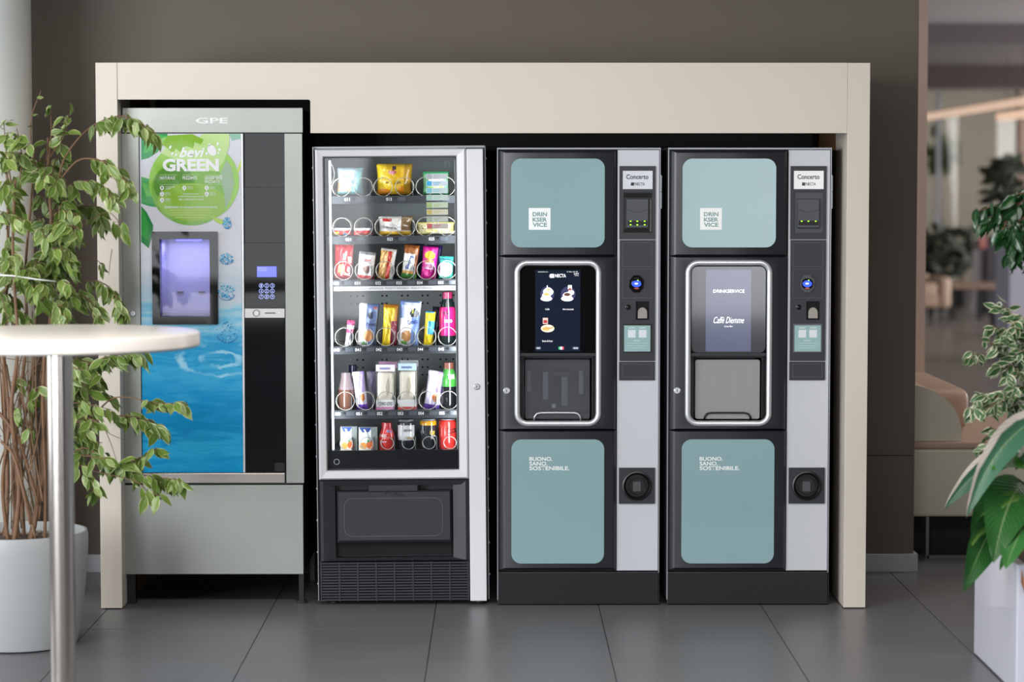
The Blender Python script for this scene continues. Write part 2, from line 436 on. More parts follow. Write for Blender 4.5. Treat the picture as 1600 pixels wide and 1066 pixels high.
X0, X1, Z0, Z1 = RC(ys_ - 0.01, 1543, 369, 1566, 377); M().box(X0, X1, ys_ - 0.03, ys_ - 0.001, Z0, Z1).obj('shelf', BLACK, ds)
X0, X1, Z0, Z1 = RC(ys_ - 0.01, 1531, 370, 1541, 388); M().box(X0, X1, ys_ - 0.03, ys_ - 0.001, Z0, Z1).obj('red_panel', mat('stand_red', '#a4605c', 0.5), ds)['label'] = 'small red panel'
for q0, q1 in ((1523, 1543), (1556, 1568)):
    X0, X1, Z0, Z1 = RC(ys_, q0, 377, q1, 440); M().box(X0, X1, ys_ + 0.1, ys_ + 0.13, 0, Z1).obj('side_panel', mat('stand_grey', '#8a8488', 0.5), ds)

# =================================================================== the beige surround round the machines
sr = thing('niche_surround', 'beige laminate portal framing all four vending machines', 'surround', (0, YP + 0.2, 0))
xa0, xa1 = P(153.5, 524, YP).x, P(187.0, 524, YP).x
xb0, xb1 = P(1321.5, 524, YP).x, P(1356, 524, YP).x
ztop = P(755, 98, YP).z
PD = 0.31
M().box(xa0, xa1, YP, YP + PD, 0.004, ztop, 0.0015).obj('post', BEIGE, sr)
M().box(xb0, xb1, YP, YP + PD, 0.004, ztop, 0.0015).obj('post', BEIGE, sr)
z1_, z2_ = P(330, 155.5, YP).z, P(900, 208, YP).z
xn = P(485, 190, YP).x
xm0, xm1 = xa1 + 0.0012, xb0 - 0.0012
hdr = [(xm1, ztop), (xm0, ztop), (xm0, z1_), (xn - 0.008, z1_), (xn - 0.002, z1_ - 0.002), (xn, z1_ - 0.008), (xn, z2_), (xm1, z2_)]
M().plate([hdr], YP + 0.0005, YP + 0.022).obj('header_panel', BEIGE, sr)
M().box(xm0, xm1, YP + 0.022, YW - 0.001, ztop - 0.02, ztop - 0.001).obj('top_panel', BEIGE, sr)
M().box(xa0 + 0.1, xb1 - 0.1, YW - 0.03, YW - 0.001, 0.0, ztop - 0.021).obj('shade_backing', BLACK, sr)  # black sheet standing in for the shade behind the machines
# raw wooden studs behind the posts, black board standing in for the shade above the machines
for x0, x1 in ((xa0 + 0.015, xa1 - 0.001), (xb0 + 0.001, xb1 - 0.015)):
    M().box(x0, x1, YP + PD + 0.001, YW - 0.031, 0.0, ztop - 0.021).obj('wood_stud', WOOD, sr)
M().box(P(228, 160, YM + 0.3).x, P(1290, 220, YM + 0.3).x, YW - 0.1, YW - 0.031, 1.7, ztop - 0.021).obj('shade_board', BLACK, sr)

# =================================================================== water dispenser
yg = YM + 0.005
gx0, gx1 = P(192.6, 533, yg).x, P(473.5, 533, yg).x
gd = thing('water_dispenser', 'stainless steel water dispenser with green and blue poster front', 'water dispenser', ((gx0 + gx1) / 2, yg + 0.3, 0))
def gq(x0, y0, x1, y1): return RC(yg, x0, y0, x1, y1)
zt = P(330, 168.5, yg).z; zl = P(330, 898, yg).z
nx0, nx1, nz0, nz1 = gq(250, 374, 328, 495)
# carcass with a real recess
M().plate([rect(gx0 + 0.003, gx1 - 0.003, zl + 0.004, zt - 0.004), rect(nx0 - 0.005, nx1 + 0.005, nz0 - 0.005, nz1 + 0.005)], yg + 0.016, yg + 0.2).obj('carcass', BLKPL, gd)
M().box(gx0 + 0.003, gx1 - 0.003, yg + 0.2005, yg + 0.66, zl + 0.004, zt - 0.004).obj('cabinet', BLKPL, gd)
def gpan(name, m, px, y0=0.0, y1=0.016, bev=0.001):
    X0, X1, Z0, Z1 = gq(*px); return M().box(X0, X1, yg + y0, yg + y1, Z0, Z1, bev).obj(name, m, gd)
hp = gpan('header_panel', STEEL, (191.2, 168.5, 473, 207.3))
X0, X1, Z0, Z1 = gq(306, 184, 356, 193)
text('GPE', WHITEINK, hp, X0, X1, Z0, Z1, yg - 0.0006, bold=0.02)
gpan('side_strip', STEEL, (192.3, 208.8, 219.3, 755)); gpan('side_strip', STEEL, (446, 208.8, 473.6, 755))
gpan('base_trim', POLISHED, (220.5, 740, 445, 755), 0.003)
gpan('service_panel', STEEL, (193.8, 758.5, 473.8, 897.5))
gpan('chrome_strip', CHROME, (378.3, 208.8, 381.6, 738.5), -0.001)
# legs
for a_, b_ in ((196, 210), (466, 473.5)):
    X0, X1, _, _ = gq(a_, 900, b_, 944); M().box(X0, X1, yg + 0.03, yg + 0.07, 0, zl + 0.004).obj('leg', BLKPL, gd)
    M().box(X0, X1, yg + 0.58, yg + 0.62, 0, zl + 0.004).obj('leg', BLKPL, gd)
    M().lathe(((X0 + X1) / 2, yg + 0.05, 0), [(0.02, 0), (0.02, 0.012)], 16).obj('foot', DARKPL, gd)
# lock
p = P(208, 490, yg)
lk = M().lathe((p.x, yg, p.z), [(0.0105, 0), (0.0105, -0.004), (0.008, -0.006)], 20, 'y').obj('lock', CHROME, gd, smooth=True)
M().box(p.x - 0.001, p.x + 0.001, yg - 0.0066, yg - 0.0059, p.z - 0.004, p.z + 0.004).obj('keyhole', BLACK, lk)
# black glass with display and keypad
bgp = M(); X0, X1, Z0, Z1 = gq(382.4, 208.8, 445, 292.5); 
for a_, b_ in ((208.8, 292.6), (293.2, 379.2), (379.8, 481.5), (497.5, 738.5)):
    X0, X1, Z0, Z1 = gq(382.4, a_, 445, b_)
    kp = M().box(X0, X1, yg + 0.004, yg + 0.016, Z0, Z1).obj('glass_panel', mat('smoked_glass', '#141518', 0.05, var=0.02, spec=0.3), gd)
    if a_ == 379.8: key_panel = kp
BLUELCD = mat('blue_lcd', '#6f78ff', 0.3, emit=0.75, ecol='#6a74ff', var=0.01)
BLUEKEY = mat('blue_key', '#b9c6ff', 0.4, emit=0.5, ecol='#8fa4ff', var=0.01)
X0, X1, Z0, Z1 = gq(401.5, 416.5, 432, 433)
M().box(X0, X1, yg + 0.0025, yg + 0.004, Z0, Z1).obj('display', BLUELCD, key_panel)
X0, X1, Z0, Z1 = gq(402.5, 417.5, 417, 420.3); text('Seleziona', WHITEINK, key_panel, X0, X1, Z0, Z1, yg + 0.002)
X0, X1, Z0, Z1 = gq(402.5, 421, 416, 423.5); text('Prodotto', WHITEINK, key_panel, X0, X1, Z0, Z1, yg + 0.002)
k = 0
for ky in (446.5, 455, 463.8):
    for kx in (408, 416.6, 425.3):
        k += 1; p = P(kx, ky, yg); r = 0.0085
        key = M().plate([ell(p.x, p.z, r, r, 20), ell(p.x, p.z, r * 0.8, r * 0.8, 20)], yg + 0.0025, yg + 0.004).obj('key', BLUEKEY, key_panel)
        text(str(k), BLUEKEY, key_panel, p.x - 0.0028, p.x + 0.0028, p.z - 0.0046, p.z + 0.0046, yg + 0.003, bold=0.01)
sp = gpan('coin_strip', mat('satin_steel', '#cbcac8', 0.28, metal=0.8, var=0.04, scale=5, stretch=(1, 60, 60)), (382.4, 482.2, 445, 497), 0.0)
p = P(400.5, 489.5, yg)
M().plate([ell(p.x, p.z, 0.013, 0.013), ell(p.x, p.z, 0.0105, 0.0105)], yg - 0.003, yg).obj('button_ring', mat('ring_grey', '#6c6c6e', 0.4, metal=0.7), sp)
M().disc(p.x, p.z, 0.0065, yg - 0.0008).obj('button', CHROME, sp)
X0, X1, Z0, Z1 = gq(414, 488.6, 430.5, 490); M().box(X0, X1, yg - 0.0008, yg, Z0, Z1).obj('coin_slot', BLACK, sp)
p = P(436, 489, yg); M().disc(p.x, p.z, 0.003, yg - 0.0006, rz=0.002).obj('coin_mark', WHITEINK, sp)
X0, X1, Z0, Z1 = gq(429, 723.5, 444.5, 737); st = M().box(X0, X1, yg + 0.003, yg + 0.004, Z0, Z1).obj('rating_sticker', BLACK, gd)
# bottle niche
fxx = gq(238, 362, 340.5, 507)
M().plate([rr(*fxx, 0.004), rect(nx0, nx1, nz0, nz1)], yg - 0.006, yg + 0.05).obj('niche_frame', BLKGLOSS, gd)
NICHE = mat('niche_white', '#aeadc4', 0.35, var=0.05, scale=7)
nd = yg + 0.185
nb = M()
nb.box(nx0 - 0.004, nx1 + 0.004, nd, nd + 0.006, nz0 - 0.004, nz1 + 0.004)
nb.box(nx0 - 0.004, nx0, yg + 0.051, nd, nz0 - 0.004, nz1 + 0.004); nb.box(nx1, nx1 + 0.004, yg + 0.051, nd, nz0 - 0.004, nz1 + 0.004)
nb.box(nx0, nx1, yg + 0.051, nd, nz0 - 0.004, nz0); nb.box(nx0, nx1, yg + 0.051, nd, nz1, nz1 + 0.004)
nb.obj('niche_lining', NICHE, gd)
BLUELED = mat('blue_led', '#4a48ff', 0.3, emit=7.0, ecol='#3a3cff', var=0.0)
xm = (nx0 + nx1) / 2
M().box(xm - 0.04, xm + 0.05, yg + 0.07, yg + 0.1, nz1 - 0.008, nz1 - 0.0005).obj('led_bar', BLUELED, gd)
l = bpy.data.lights.new('niche_light', 'AREA'); l.shape = 'RECTANGLE'; l.size = 0.15; l.size_y = 0.05; l.energy = 0.5; l.color = (0.55, 0.55, 1.0)
lo = bpy.data.objects.new('niche_light', l); COL.objects.link(lo); lo.parent = gd; lo.location = Vector((xm, yg + 0.09, nz1 - 0.012)) - ORG[gd.name]
for nx in (282, 315.5):
    p = P(nx, 457, nd); M().box(p.x - 0.012, p.x + 0.012, nd - 0.004, nd, p.z - 0.003, p.z + 0.004).obj('nozzle', mat('nozzle_grey', '#5b5c68', 0.3, metal=0.6), gd)
M().box(nx0 + 0.002, nx1 - 0.002, yg + 0.06, nd - 0.002, nz0 + 0.0005, nz0 + 0.012).obj('drip_grille', mat('grille_blue', '#7b7ba6', 0.4, metal=0.3), gd)
M().box(nx0 + 0.001, nx1 - 0.001, yg + 0.03, yg + 0.033, nz0 + 0.001, nz1 - 0.001).obj('clear_flap', glass_mat('flap_glass', (0.75, 0.75, 0.9), 1.4, (0.95, 0.95, 1), haze=0.12), gd)

# poster: printed glass in front of the left half (print = flat pieces of colour, the water a texture)
def poster_mat():
    m = bpy.data.materials.new('poster_print'); m.use_nodes = True; nt = m.node_tree; N = nt.nodes; L = nt.links
    b = N['Principled BSDF']; b.inputs['Roughness'].default_value = 0.15; b.inputs['Specular IOR Level'].default_value = 0.3
    tc = N.new('ShaderNodeTexCoord'); sx = N.new('ShaderNodeSeparateXYZ'); L.new(tc.outputs['Object'], sx.inputs[0])
    mp = N.new('ShaderNodeMapping'); mp.inputs['Scale'].default_value = (3.0, 1, 16); L.new(tc.outputs['Object'], mp.inputs['Vector'])
    nz = N.new('ShaderNodeTexNoise'); nz.inputs['Scale'].default_value = 2.2; nz.inputs['Detail'].default_value = 3; nz.inputs['Distortion'].default_value = 0.6; L.new(mp.outputs[0], nz.inputs['Vector'])
    ma = N.new('ShaderNodeMath'); ma.operation = 'MULTIPLY_ADD'; ma.inputs[1].default_value = 0.28; L.new(nz.outputs['Fac'], ma.inputs[0]); L.new(sx.outputs['Z'], ma.inputs[2])
    mr = N.new('ShaderNodeMapRange'); mr.inputs['From Min'].default_value = 0.55; mr.inputs['From Max'].default_value = 1.45; L.new(ma.outputs[0], mr.inputs['Value'])
    cr = N.new('ShaderNodeValToRGB'); L.new(mr.outputs[0], cr.inputs['Fac'])
    e = cr.color_ramp.elements; e[0].position = 0.0; e[0].color = lin('#0b7cb4'); e[1].position = 1.0; e[1].color = lin('#d4d7e0')
    for pos, c in ((0.12, '#1490c6'), (0.2, '#2ba3d2'), (0.27, '#0f84ba'), (0.38, '#1b92cd'), (0.5, '#3fa8d4'), (0.56, '#1e96cb'), (0.64, '#4aa9d4'), (0.70, '#6fbbdb'), (0.77, '#a9cfdf'), (0.84, '#c3d0dc')):
        q = cr.color_ramp.elements.new(pos); q.color = lin(c)
    # ripple rings round one centre
    rp = N.new('ShaderNodeMapping'); rp.vector_type = 'POINT'; rp.inputs['Location'].default_value = (-0.03, 0, -0.91 * 2.6); rp.inputs['Scale'].default_value = (1, 0, 2.6); L.new(tc.outputs['Object'], rp.inputs['Vector'])
    vl = N.new('ShaderNodeVectorMath'); vl.operation = 'LENGTH'; L.new(rp.outputs[0], vl.inputs[0])
    n2 = N.new('ShaderNodeTexNoise'); n2.inputs['Scale'].default_value = 28; n2.inputs['Detail'].default_value = 3; L.new(tc.outputs['Object'], n2.inputs['Vector'])
    m3 = N.new('ShaderNodeMath'); m3.operation = 'MULTIPLY_ADD'; m3.inputs[1].default_value = 0.07; L.new(n2.outputs['Fac'], m3.inputs[0]); L.new(vl.outputs['Value'], m3.inputs[2])
    wv = N.new('ShaderNodeMath'); wv.operation = 'SINE'; ms = N.new('ShaderNodeMath'); ms.operation = 'MULTIPLY'; ms.inputs[1].default_value = 75; L.new(m3.outputs[0], ms.inputs[0]); L.new(ms.outputs[0], wv.inputs[0])
    fo = N.new('ShaderNodeMapRange'); fo.inputs['From Min'].default_value = 0.24; fo.inputs['From Max'].default_value = 0.19; fo.inputs['To Max'].default_value = 0.9; L.new(m3.outputs[0], fo.inputs['Value'])
    wm = N.new('ShaderNodeMapRange'); wm.inputs['From Min'].default_value = 0.2; wm.inputs['From Max'].default_value = 0.9; L.new(wv.outputs[0], wm.inputs['Value'])
    mk = N.new('ShaderNodeTexNoise'); mk.inputs['Scale'].default_value = 11; mk.inputs['Detail'].default_value = 2; L.new(tc.outputs['Object'], mk.inputs['Vector'])
    mkr = N.new('ShaderNodeMapRange'); mkr.inputs['From Min'].default_value = 0.38; mkr.inputs['From Max'].default_value = 0.58; L.new(mk.outputs['Fac'], mkr.inputs['Value'])
    mm0 = N.new('ShaderNodeMath'); mm0.operation = 'MULTIPLY'; L.new(fo.outputs[0], mm0.inputs[0]); L.new(wm.outputs[0], mm0.inputs[1])
    mm = N.new('ShaderNodeMath'); mm.operation = 'MULTIPLY'; L.new(mm0.outputs[0], mm.inputs[0]); L.new(mkr.outputs[0], mm.inputs[1])
    mx = N.new('ShaderNodeMix'); mx.data_type = 'RGBA'; mx.inputs['B'].default_value = lin('#9bd3ea'); L.new(mm.outputs[0], mx.inputs['Factor']); L.new(cr.outputs[0], mx.inputs['A'])
    L.new(mx.outputs['Result'], b.inputs['Base Color'])
    return m
pn0, pn1, pz0, pz1 = gq(220.3, 208.8, 377.8, 738.5)
po = M().plate([rect(pn0, pn1, pz0, pz1), rect(fxx[0] + 0.004, fxx[1] - 0.004, fxx[2] + 0.004, fxx[3] - 0.004)], yg + 0.004, yg + 0.016).obj('poster', poster_mat(), gd)
def px2(pts): return [(P(a_, b_, yg).x, P(a_, b_, yg).z) for a_, b_ in pts]
LAY = [0.0036]
def art(col, pts, name='print_shape', rough=0.2):
    LAY[0] -= 0.00012
    return M().poly(px2(pts), yg + LAY[0]).obj(name, C(col, rough, 0.3), po)
def pell(cx, cy, rx, ry, a=0.0, n=40): return ell(cx, cy, rx, ry, n, a)
art('#17934a', [(220.5, 209), (262, 209), (258, 222), (246, 238), (232, 247), (220.5, 250)])
art('#3fb04c', [(228, 216), (250, 211), (266, 213), (252, 226), (236, 236), (224, 240)])
art('#8fc86b', [(232, 224), (258, 214), (268, 216), (244, 232)])
art('#7fb59c', [(358, 209), (377.6, 209), (377.6, 216), (362, 220)])
art('#2f9b47', [(220.5, 276), (234, 280), (240, 300), (246, 324), (232, 322), (220.5, 318)])
art('#58b54a', [(222, 285), (232, 288), (238, 308), (228, 306)])
art('#0f7f3a', [(220.5, 322), (229, 332), (239, 352), (238, 366), (232, 388), (220.5, 378)])
art('#2b9a3c', [(220.5, 324), (226, 332), (232, 350), (230, 376), (220.5, 368)])
art('#b9d433', [(377, 246), (372, 262), (364, 279), (372, 270), (377.6, 258)])
art('#8ec73f', pell(303, 284, 70.5, 65))
art('#6fae22', pell(296, 300, 60, 52, 0.2))
art('#b7d987', [(318, 209), (358, 209), (358, 228), (350, 252), (338, 268), (300, 262), (270, 248), (252, 240), (262, 224), (276, 232), (270, 214), (300, 222)])
art('#7fb315', [(262, 212), (300, 209.5), (318, 218), (314, 226), (304, 222), (302, 232), (290, 228), (284, 240), (275, 232), (270, 240), (262, 232), (253, 226)])
art('#4f8f16', pell(272, 288, 32, 30, -0.3)); art('#86b81c', pell(300, 316, 54, 30, 0.05))
art('#8fb08c', [(354, 250), (362, 262), (366, 286), (360, 312), (352, 326), (350, 300), (342, 276)])
art('#a9cb22', [(330, 338), (348, 344), (356, 352), (344, 350), (336, 346)])
INK = C('#eceef2', 0.3, 0.2)
TY = yg + LAY[0] - 0.0004
def ptext(s, x0, y0, x1, y1, bold=0.0, shear=0.0, m=INK):
    X0, X1, Z0, Z1 = gq(x0, y0, x1, y1); return text(s, m, po, X0, X1, Z0, Z1, TY, bold, shear)
ptext('bevi', 280, 230, 320, 246, 0.03, 0.35)
ptext('GREEN', 254, 248, 342, 268, 0.045)
M().poly(px2(pell(331, 235, 6.5, 9, -0.5)), TY).obj('print_shape', INK, po)
for q in ((323, 240, 2, 2.6), (327, 226, 1.6, 2.4), (340, 225, 1.6, 2.6), (343, 234, 2.4, 1.8), (341, 239, 1.6, 1.4), (266, 230, 1.6, 3), (269, 240, 1.6, 3), (275, 242, 1.4, 2.4)):
    M().poly(px2(pell(*q, 0.4, 14)), TY).obj('print_shape', INK, po)
for x0, x1 in ((249.5, 277), (285, 312), (320, 347)):
    for yy in (273, 288.2): X0, X1, Z0, Z1 = gq(x0, yy, x1, yy + 0.6); M().poly(rect(X0, X1, Z0, Z1), TY).obj('print_line', C('#b9d79a'), po)
ptext('NATURALE', 250, 275.5, 273.5, 280.5, 0.01); ptext('FRIZZANTE', 285, 275.5, 308, 280.5, 0.01)
ptext('LEGGERMENTE', 320, 275, 347, 280.3, 0.01); ptext('FRIZZANTE', 320, 281.5, 343.5, 286.3, 0.01)
for n, (cx_, cy_, s1, s2) in enumerate(((253, 293.5, 'TEMPERATURA', 'AMBIENTE'), (253, 303, 'FRESCA', '0,5 LT'), (253, 312.5, 'FREDDA', '0,5 LT'), (288, 293.5, 'FREDDA', '0,5 LT'), (323, 293.5, 'FRESCA', '0,5 LT'), (323, 303, 'FREDDA', '0,5 LT'))):
    M().poly(px2([(cx_ + 3.3 * math.cos(t), cy_ - 3.3 * math.sin(t)) for t in [math.radians(-40 + 260 * i / 16) for i in range(17)]] + [(cx_, cy_ + 5)]), TY).obj('print_pin', INK, po)
    ptext(str(n + 1), cx_ - 1.2, cy_ - 2, cx_ + 1.2, cy_ + 2, 0.0, 0, C('#5d8f2c')).location.y = -0.0003
    ptext(s1, cx_ + 5, cy_ - 2.4, cx_ + (20 if len(s1) > 7 else 13), cy_ - 0.2); ptext(s2, cx_ + 5, cy_ + 0.6, cx_ + 14, cy_ + 2.6)
ptext('POSIZIONARE', 286, 302, 311, 304.2); ptext('LA BOTTIGLIA DA 0,5 LT', 277.5, 306, 319, 308.8, 0.01); ptext("NELL'APPOSITO VANO", 279, 310.3, 318, 313.2, 0.01)
ptext('DISPENSER DI ACQUA MICROFILTRATA', 257, 322.5, 340, 326, 0.015)
for yy, x0, x1 in ((328, 265, 331), (331.8, 268, 330), (335.6, 267, 329), (339.6, 275, 322)):
    X0, X1, Z0, Z1 = gq(x0, yy, x1, yy + 1.3); M().poly(rect(X0, X1, Z0, Z1), TY).obj('print_line', C('#bcd877'), po)
def bubble(cx_, cy_, rx, ry):
    bl = [C('#2f9fd0'), C('#7cc4df'), C('#0f74b4')]
    rnd = random.Random(int(cx_ * 7 + cy_))
    m = M()
    for i in range(70):
        a_ = rnd.uniform(0, 2 * PI); r_ = math.sqrt(rnd.uniform(0.02, 0.95))
        x_, y_ = cx_ + rx * r_ * math.cos(a_), cy_ + ry * r_ * math.sin(a_)
        m.poly(px2(pell(x_, y_, rnd.uniform(.8, 2.2), rnd.uniform(0.5, 1.2), a_, 9)), TY - 0.000008 * i, mi=rnd.choice((0, 0, 1, 1, 2)))
    m.poly(px2([(cx_ + rx * math.cos(t), cy_ + ry * math.sin(t)) for t in [math.radians(20 + 140 * i / 12) for i in range(13)]] + [(cx_ + rx * 0.95 * math.cos(t), cy_ + ry * 0.93 * math.sin(t)) for t in [math.radians(160 - 140 * i / 12) for i in range(13)]]), TY - 0.0006, mi=2)
    m.obj('print_bubble', bl, po)
bubble(355, 349, 7, 9); bubble(353.5, 404, 11.5, 9.5); bubble(354, 457, 14, 12.5); bubble(355, 519, 18, 17)

# =================================================================== coffee machines
SCREEN_ON = mat('screen_navy', '#141b2a', 0.08, emit=0.35, ecol='#1a2438', var=0.03, coat=0.5)
SCREEN_2 = mat('screen_slate', '#585d74', 0.1, emit=0.28, ecol='#5f6680', var=0.03, coat=0.5)
SCRWHITE = mat('screen_white', '#ffffff', 0.4, emit=0.85, ecol='#ffffff', var=0.0)
def scr(h): return mat('screen_' + h.strip('#'), h, 0.4, emit=0.6, ecol=h, var=0.0)
BAYGLASS = glass_mat('bay_glass', (0.45, 0.46, 0.5), 1.45, (0.82, 0.84, 0.86), haze=0.10)
BAYGLASS2 = glass_mat('bay_glass_hazy', (0.62, 0.6, 0.62), 1.5, (0.82, 0.82, 0.82), haze=0.42)  # second bay glass, greyer with more haze mixed in
PLATE = mat('label_plate', '#c9ccd2', 0.25, metal=0.35, var=0.08, scale=5)
GREENLED = mat('green_led', '#9dff20', 0.4, emit=2.2, ecol='#8cff10', var=0.0)
BLUEBTN = mat('blue_button', '#2a4dff', 0.3, emit=1.6, ecol='#1c3cff', var=0.0)
def coffee(DX, label, variant):
    y = YM
    def q(x0, y0, x1, y1):
        a, b, c, d = RC(y, x0, y0, x1, y1); return (a + DX, b + DX, c, d)
    def pt(px, py): v = P(px, py, y); v.x += DX; return v
    X0, X1, Z0, Z1 = q(776.7, 231, 1031, 946)
    t = thing('coffee_machine', label, 'coffee machine', ((X0 + X1) / 2, y + 0.35, 0), 'coffee vending machines side by side')
    def box(name, m, px, y0, y1, bev=0.001, par=None):
        a, b, c, d = q(*px); return M().box(a, b, y + y0, y + y1, c, d, bev).obj(name, m, par or t)
    # dispensing bay opening
    bay = q(819, 560, 925, 657)
    M().plate([rect(X0 + 0.004, X1 - 0.004, 0.018, Z1 - 0.002), rect(*bay)], y + 0.03, y + 0.2).obj('cabinet_front', BLKPL, t)
    M().box(X0 + 0.004, X1 - 0.004, y + 0.2005, y + 0.70, 0.018, Z1 - 0.002).obj('cabinet', BLKPL, t)
    EDGE = mat('steel_edge', '#9ea2a8', 0.35, metal=0.6, var=0.04)
    M().box(X0, X0 + 0.0035, y - 0.002, y + 0.70, 0.02, Z1 - 0.006).obj('edge_strip', EDGE, t)
    M().box(X1 - 0.0035, X1, y - 0.002, y + 0.70, 0.02, Z1 - 0.006).obj('edge_strip', EDGE, t)
    M().box(X0, X1, y - 0.003, y + 0.70, Z1 - 0.0055, Z1).obj('top_edge', EDGE, t)
    for fx in (X0 + 0.05, X1 - 0.05):
        for fy in (y + 0.07, y + 0.62): M().lathe((fx, fy, 0), [(0.022, 0), (0.022, 0.008), (0.01, 0.01), (0.01, 0.019)], 14).obj('foot', BLKPL, t)
    box('kick_plate', BLKPL, (777.5, 894, 1030.5, 944.5), -0.002, 0.0295, 0.002)
    # door: three mouldings with chamfered flanks
    def moulding(px, holes=(), il=11, ir=7, it=2, ib=2):
        a, b, c, d = q(*px); k = 1 / 427.0
        fr_ = (a + il * k, b - ir * k, c + ib * k, d - it * k)
        m = M()
        m.loft([(a, b, c, d, y + 0.029), (a, b, c, d, y + 0.004), (a + il * k * 0.45, b - ir * k * 0.45, c + ib * k * 0.4, d - it * k * 0.4, y - 0.012), fr_ + (y - 0.018,)], cap1=False, cap0=False)
        loops = [rect(*fr_)] + list(holes)
        es = []
        for li, lp in enumerate(loops):
            vs = [m.bm.verts.new((p_[0], y - 0.018, p_[1])) for p_ in lp]
            es += [m.bm.edges.new((vs[i], vs[(i + 1) % len(vs)])) for i in range(len(vs))]
            if li:
                vb = [m.bm.verts.new((p_[0], y + 0.029, p_[1])) for p_ in lp]
                for i in range(len(vs)): m._f((vs[i], vs[(i + 1) % len(vs)], vb[(i + 1) % len(vs)], vb[i]))
        bmesh.ops.triangle_fill(m.bm, edges=es, use_beauty=True)
        bmesh.ops.remove_doubles(m.bm, verts=m.bm.verts, dist=0.00005)
        return m.obj('door_moulding', CHARCOAL, t, smooth=True)
    moulding((778.3, 235, 963.2, 399.6), it=4)
    ring_in = rr(*q(812.5, 415, 930.5, 657.5), 0.028, 8)
    moulding((778.3, 400.4, 963.2, 671.4), [ring_in])
    moulding((778.3, 672.2, 963.2, 890.5), ib=4)
    # teal panels
    def teal(px):
        m = M().plate([rr(*q(*px), 0.036, 8)], y - 0.0205, y - 0.0175)
        return m.obj('teal_panel', TEAL, t)
    tp = teal((798.5, 248, 944.5, 386.5))
    a, b, c, d = q(826, 325, 860, 359)
    wsq = M().box(a, b, y - 0.0209, y - 0.0204, c, d).obj('logo_square', WHITEINK, tp)
    TEALINK = C('#6d9494', 0.4)
    for s_, y0, y1 in (('DRIN', 331.5, 338), ('KSER', 340, 346.5), ('VICE', 348, 354.5)):
        a, b, c, d = q(832, y0, 854.5, y1); text(s_, TEALINK, tp, a, b, c, d, y - 0.0213, bold=0.03)
    tl = teal((799, 686, 943.5, 879.5))
    for s_, y0, y1, x1 in (('BUONO.', 713.2, 719.4, 863), ('SANO.', 720.6, 726.8, 855.5), ('SOSTENIBILE.', 727.8, 734, 889.5)):
        a, b, c, d = q(827, y0, x1, y1); text(s_, WHITEINK, tl, a, b, c, d, y - 0.021, bold=0.022)
    # chrome ring
    lp = rr(*q(808, 410.5, 935, 661.5), 0.038, 10)
    M().tube([(p_[0], y - 0.019, p_[1]) for p_ in lp], 0.0105, 12, closed=True).obj('chrome_ring', CHROME, t, smooth='all')
    # touch screen
    SG = BLKGLOSS if variant == 0 else mat('screen_surround_reflection', '#3c3c40', 0.1, coat=0.5)  # second surround: reflections put into its grey colour
    sg = M().plate([rr(*q(813.6, 416.5, 929.2, 551), 0.022, 8)], y - 0.014, y - 0.002).obj('screen_glass', SG, t)
    a, b, c, d = q(812.8, 551.5, 930.2, 556.5); M().box(a, b, y - 0.016, y + 0.028, c, d, 0.001).obj('screen_lip', CHARCOAL, t)
    def s_(px, m, name='screen_image', k=0): a, b, c, d = q(*px); return M().poly(rect(a, b, c, d), y - 0.0146 - k * 0.0002).obj(name, m, sg)
    def e_(cx, cy, rx, ry, m, k=0, n=24): v = pt(cx, cy); return M().disc(v.x, v.z, rx / 427, y - 0.0146 - k * 0.0002, n, ry / 427).obj('screen_icon', m, sg)
    def tx(st, px, m=SCRWHITE, bold=0.0, shear=0.0, par=None, yy=-0.0158): a, b, c, d = q(*px); return text(st, m, par or sg, a, b, c, d, y + yy, bold, shear)
    if variant == 0:
        s_((836, 421.5, 906.5, 549), SCREEN_ON)
        s_((859.5, 428, 865.5, 434), SCRWHITE, k=2); s_((858, 429.5, 866, 433), mat('scr_grey', '#9aa0aa', 0.4, emit=0.5), k=1)
        tx('NECTA', (867, 428, 884, 433.3), bold=0.01)
        tx('Seleziona', (840.5, 424, 856, 425.2)); tx('10:24', (886, 424, 902.5, 425.2)); tx('0,00 €', (896.5, 426.5, 904, 429)); tx('Credito', (897.5, 429.6, 904, 431))
        GL = mat('scr_glow', '#2a2f5c', 0.4, emit=0.35); BR = scr('#5a3523'); CRM = scr('#f0b870')
        e_(855, 459.5, 11, 12, GL, 1); e_(887.5, 459.5, 11.5, 12, GL, 1)
        e_(856.5, 456, 8, 6, SCRWHITE, 2); e_(856.5, 452.3, 5, 3.2, SCRWHITE, 3); e_(856.7, 452.2, 3, 1.6, CRM, 4); s_((854.2, 446, 855.6, 450), SCRWHITE, k=2, name='screen_icon')
        e_(853.5, 466.5, 9, 4, SCRWHITE, 5); e_(853.5, 462.5, 6.8, 6, SCRWHITE, 6); e_(853.8, 459.6, 4.8, 2.4, CRM, 7)
        e_(886, 466.5, 9.5, 4, SCRWHITE, 5); e_(886, 462.5, 7, 6, SCRWHITE, 6); e_(886, 460, 5, 2.6, BR, 7); e_(892, 457, 5, 4, SCRWHITE, 2)
        s_((887.3, 445.5, 893.3, 452), SCRWHITE, k=3, name='screen_icon'); s_((888, 450, 892.6, 453.5), scr('#9a4a3c'), k=4, name='screen_icon')
        tx('Caffè', (851.8, 481.8, 858.3, 484.2)); tx('Altre bevande', (879, 481.8, 896, 484.2))
        s_((848, 496.5, 856, 506), scr('#d9b9b0'), k=2, name='screen_icon'); s_((849, 500, 855, 504.5), scr('#a5303a'), k=3, name='screen_icon')
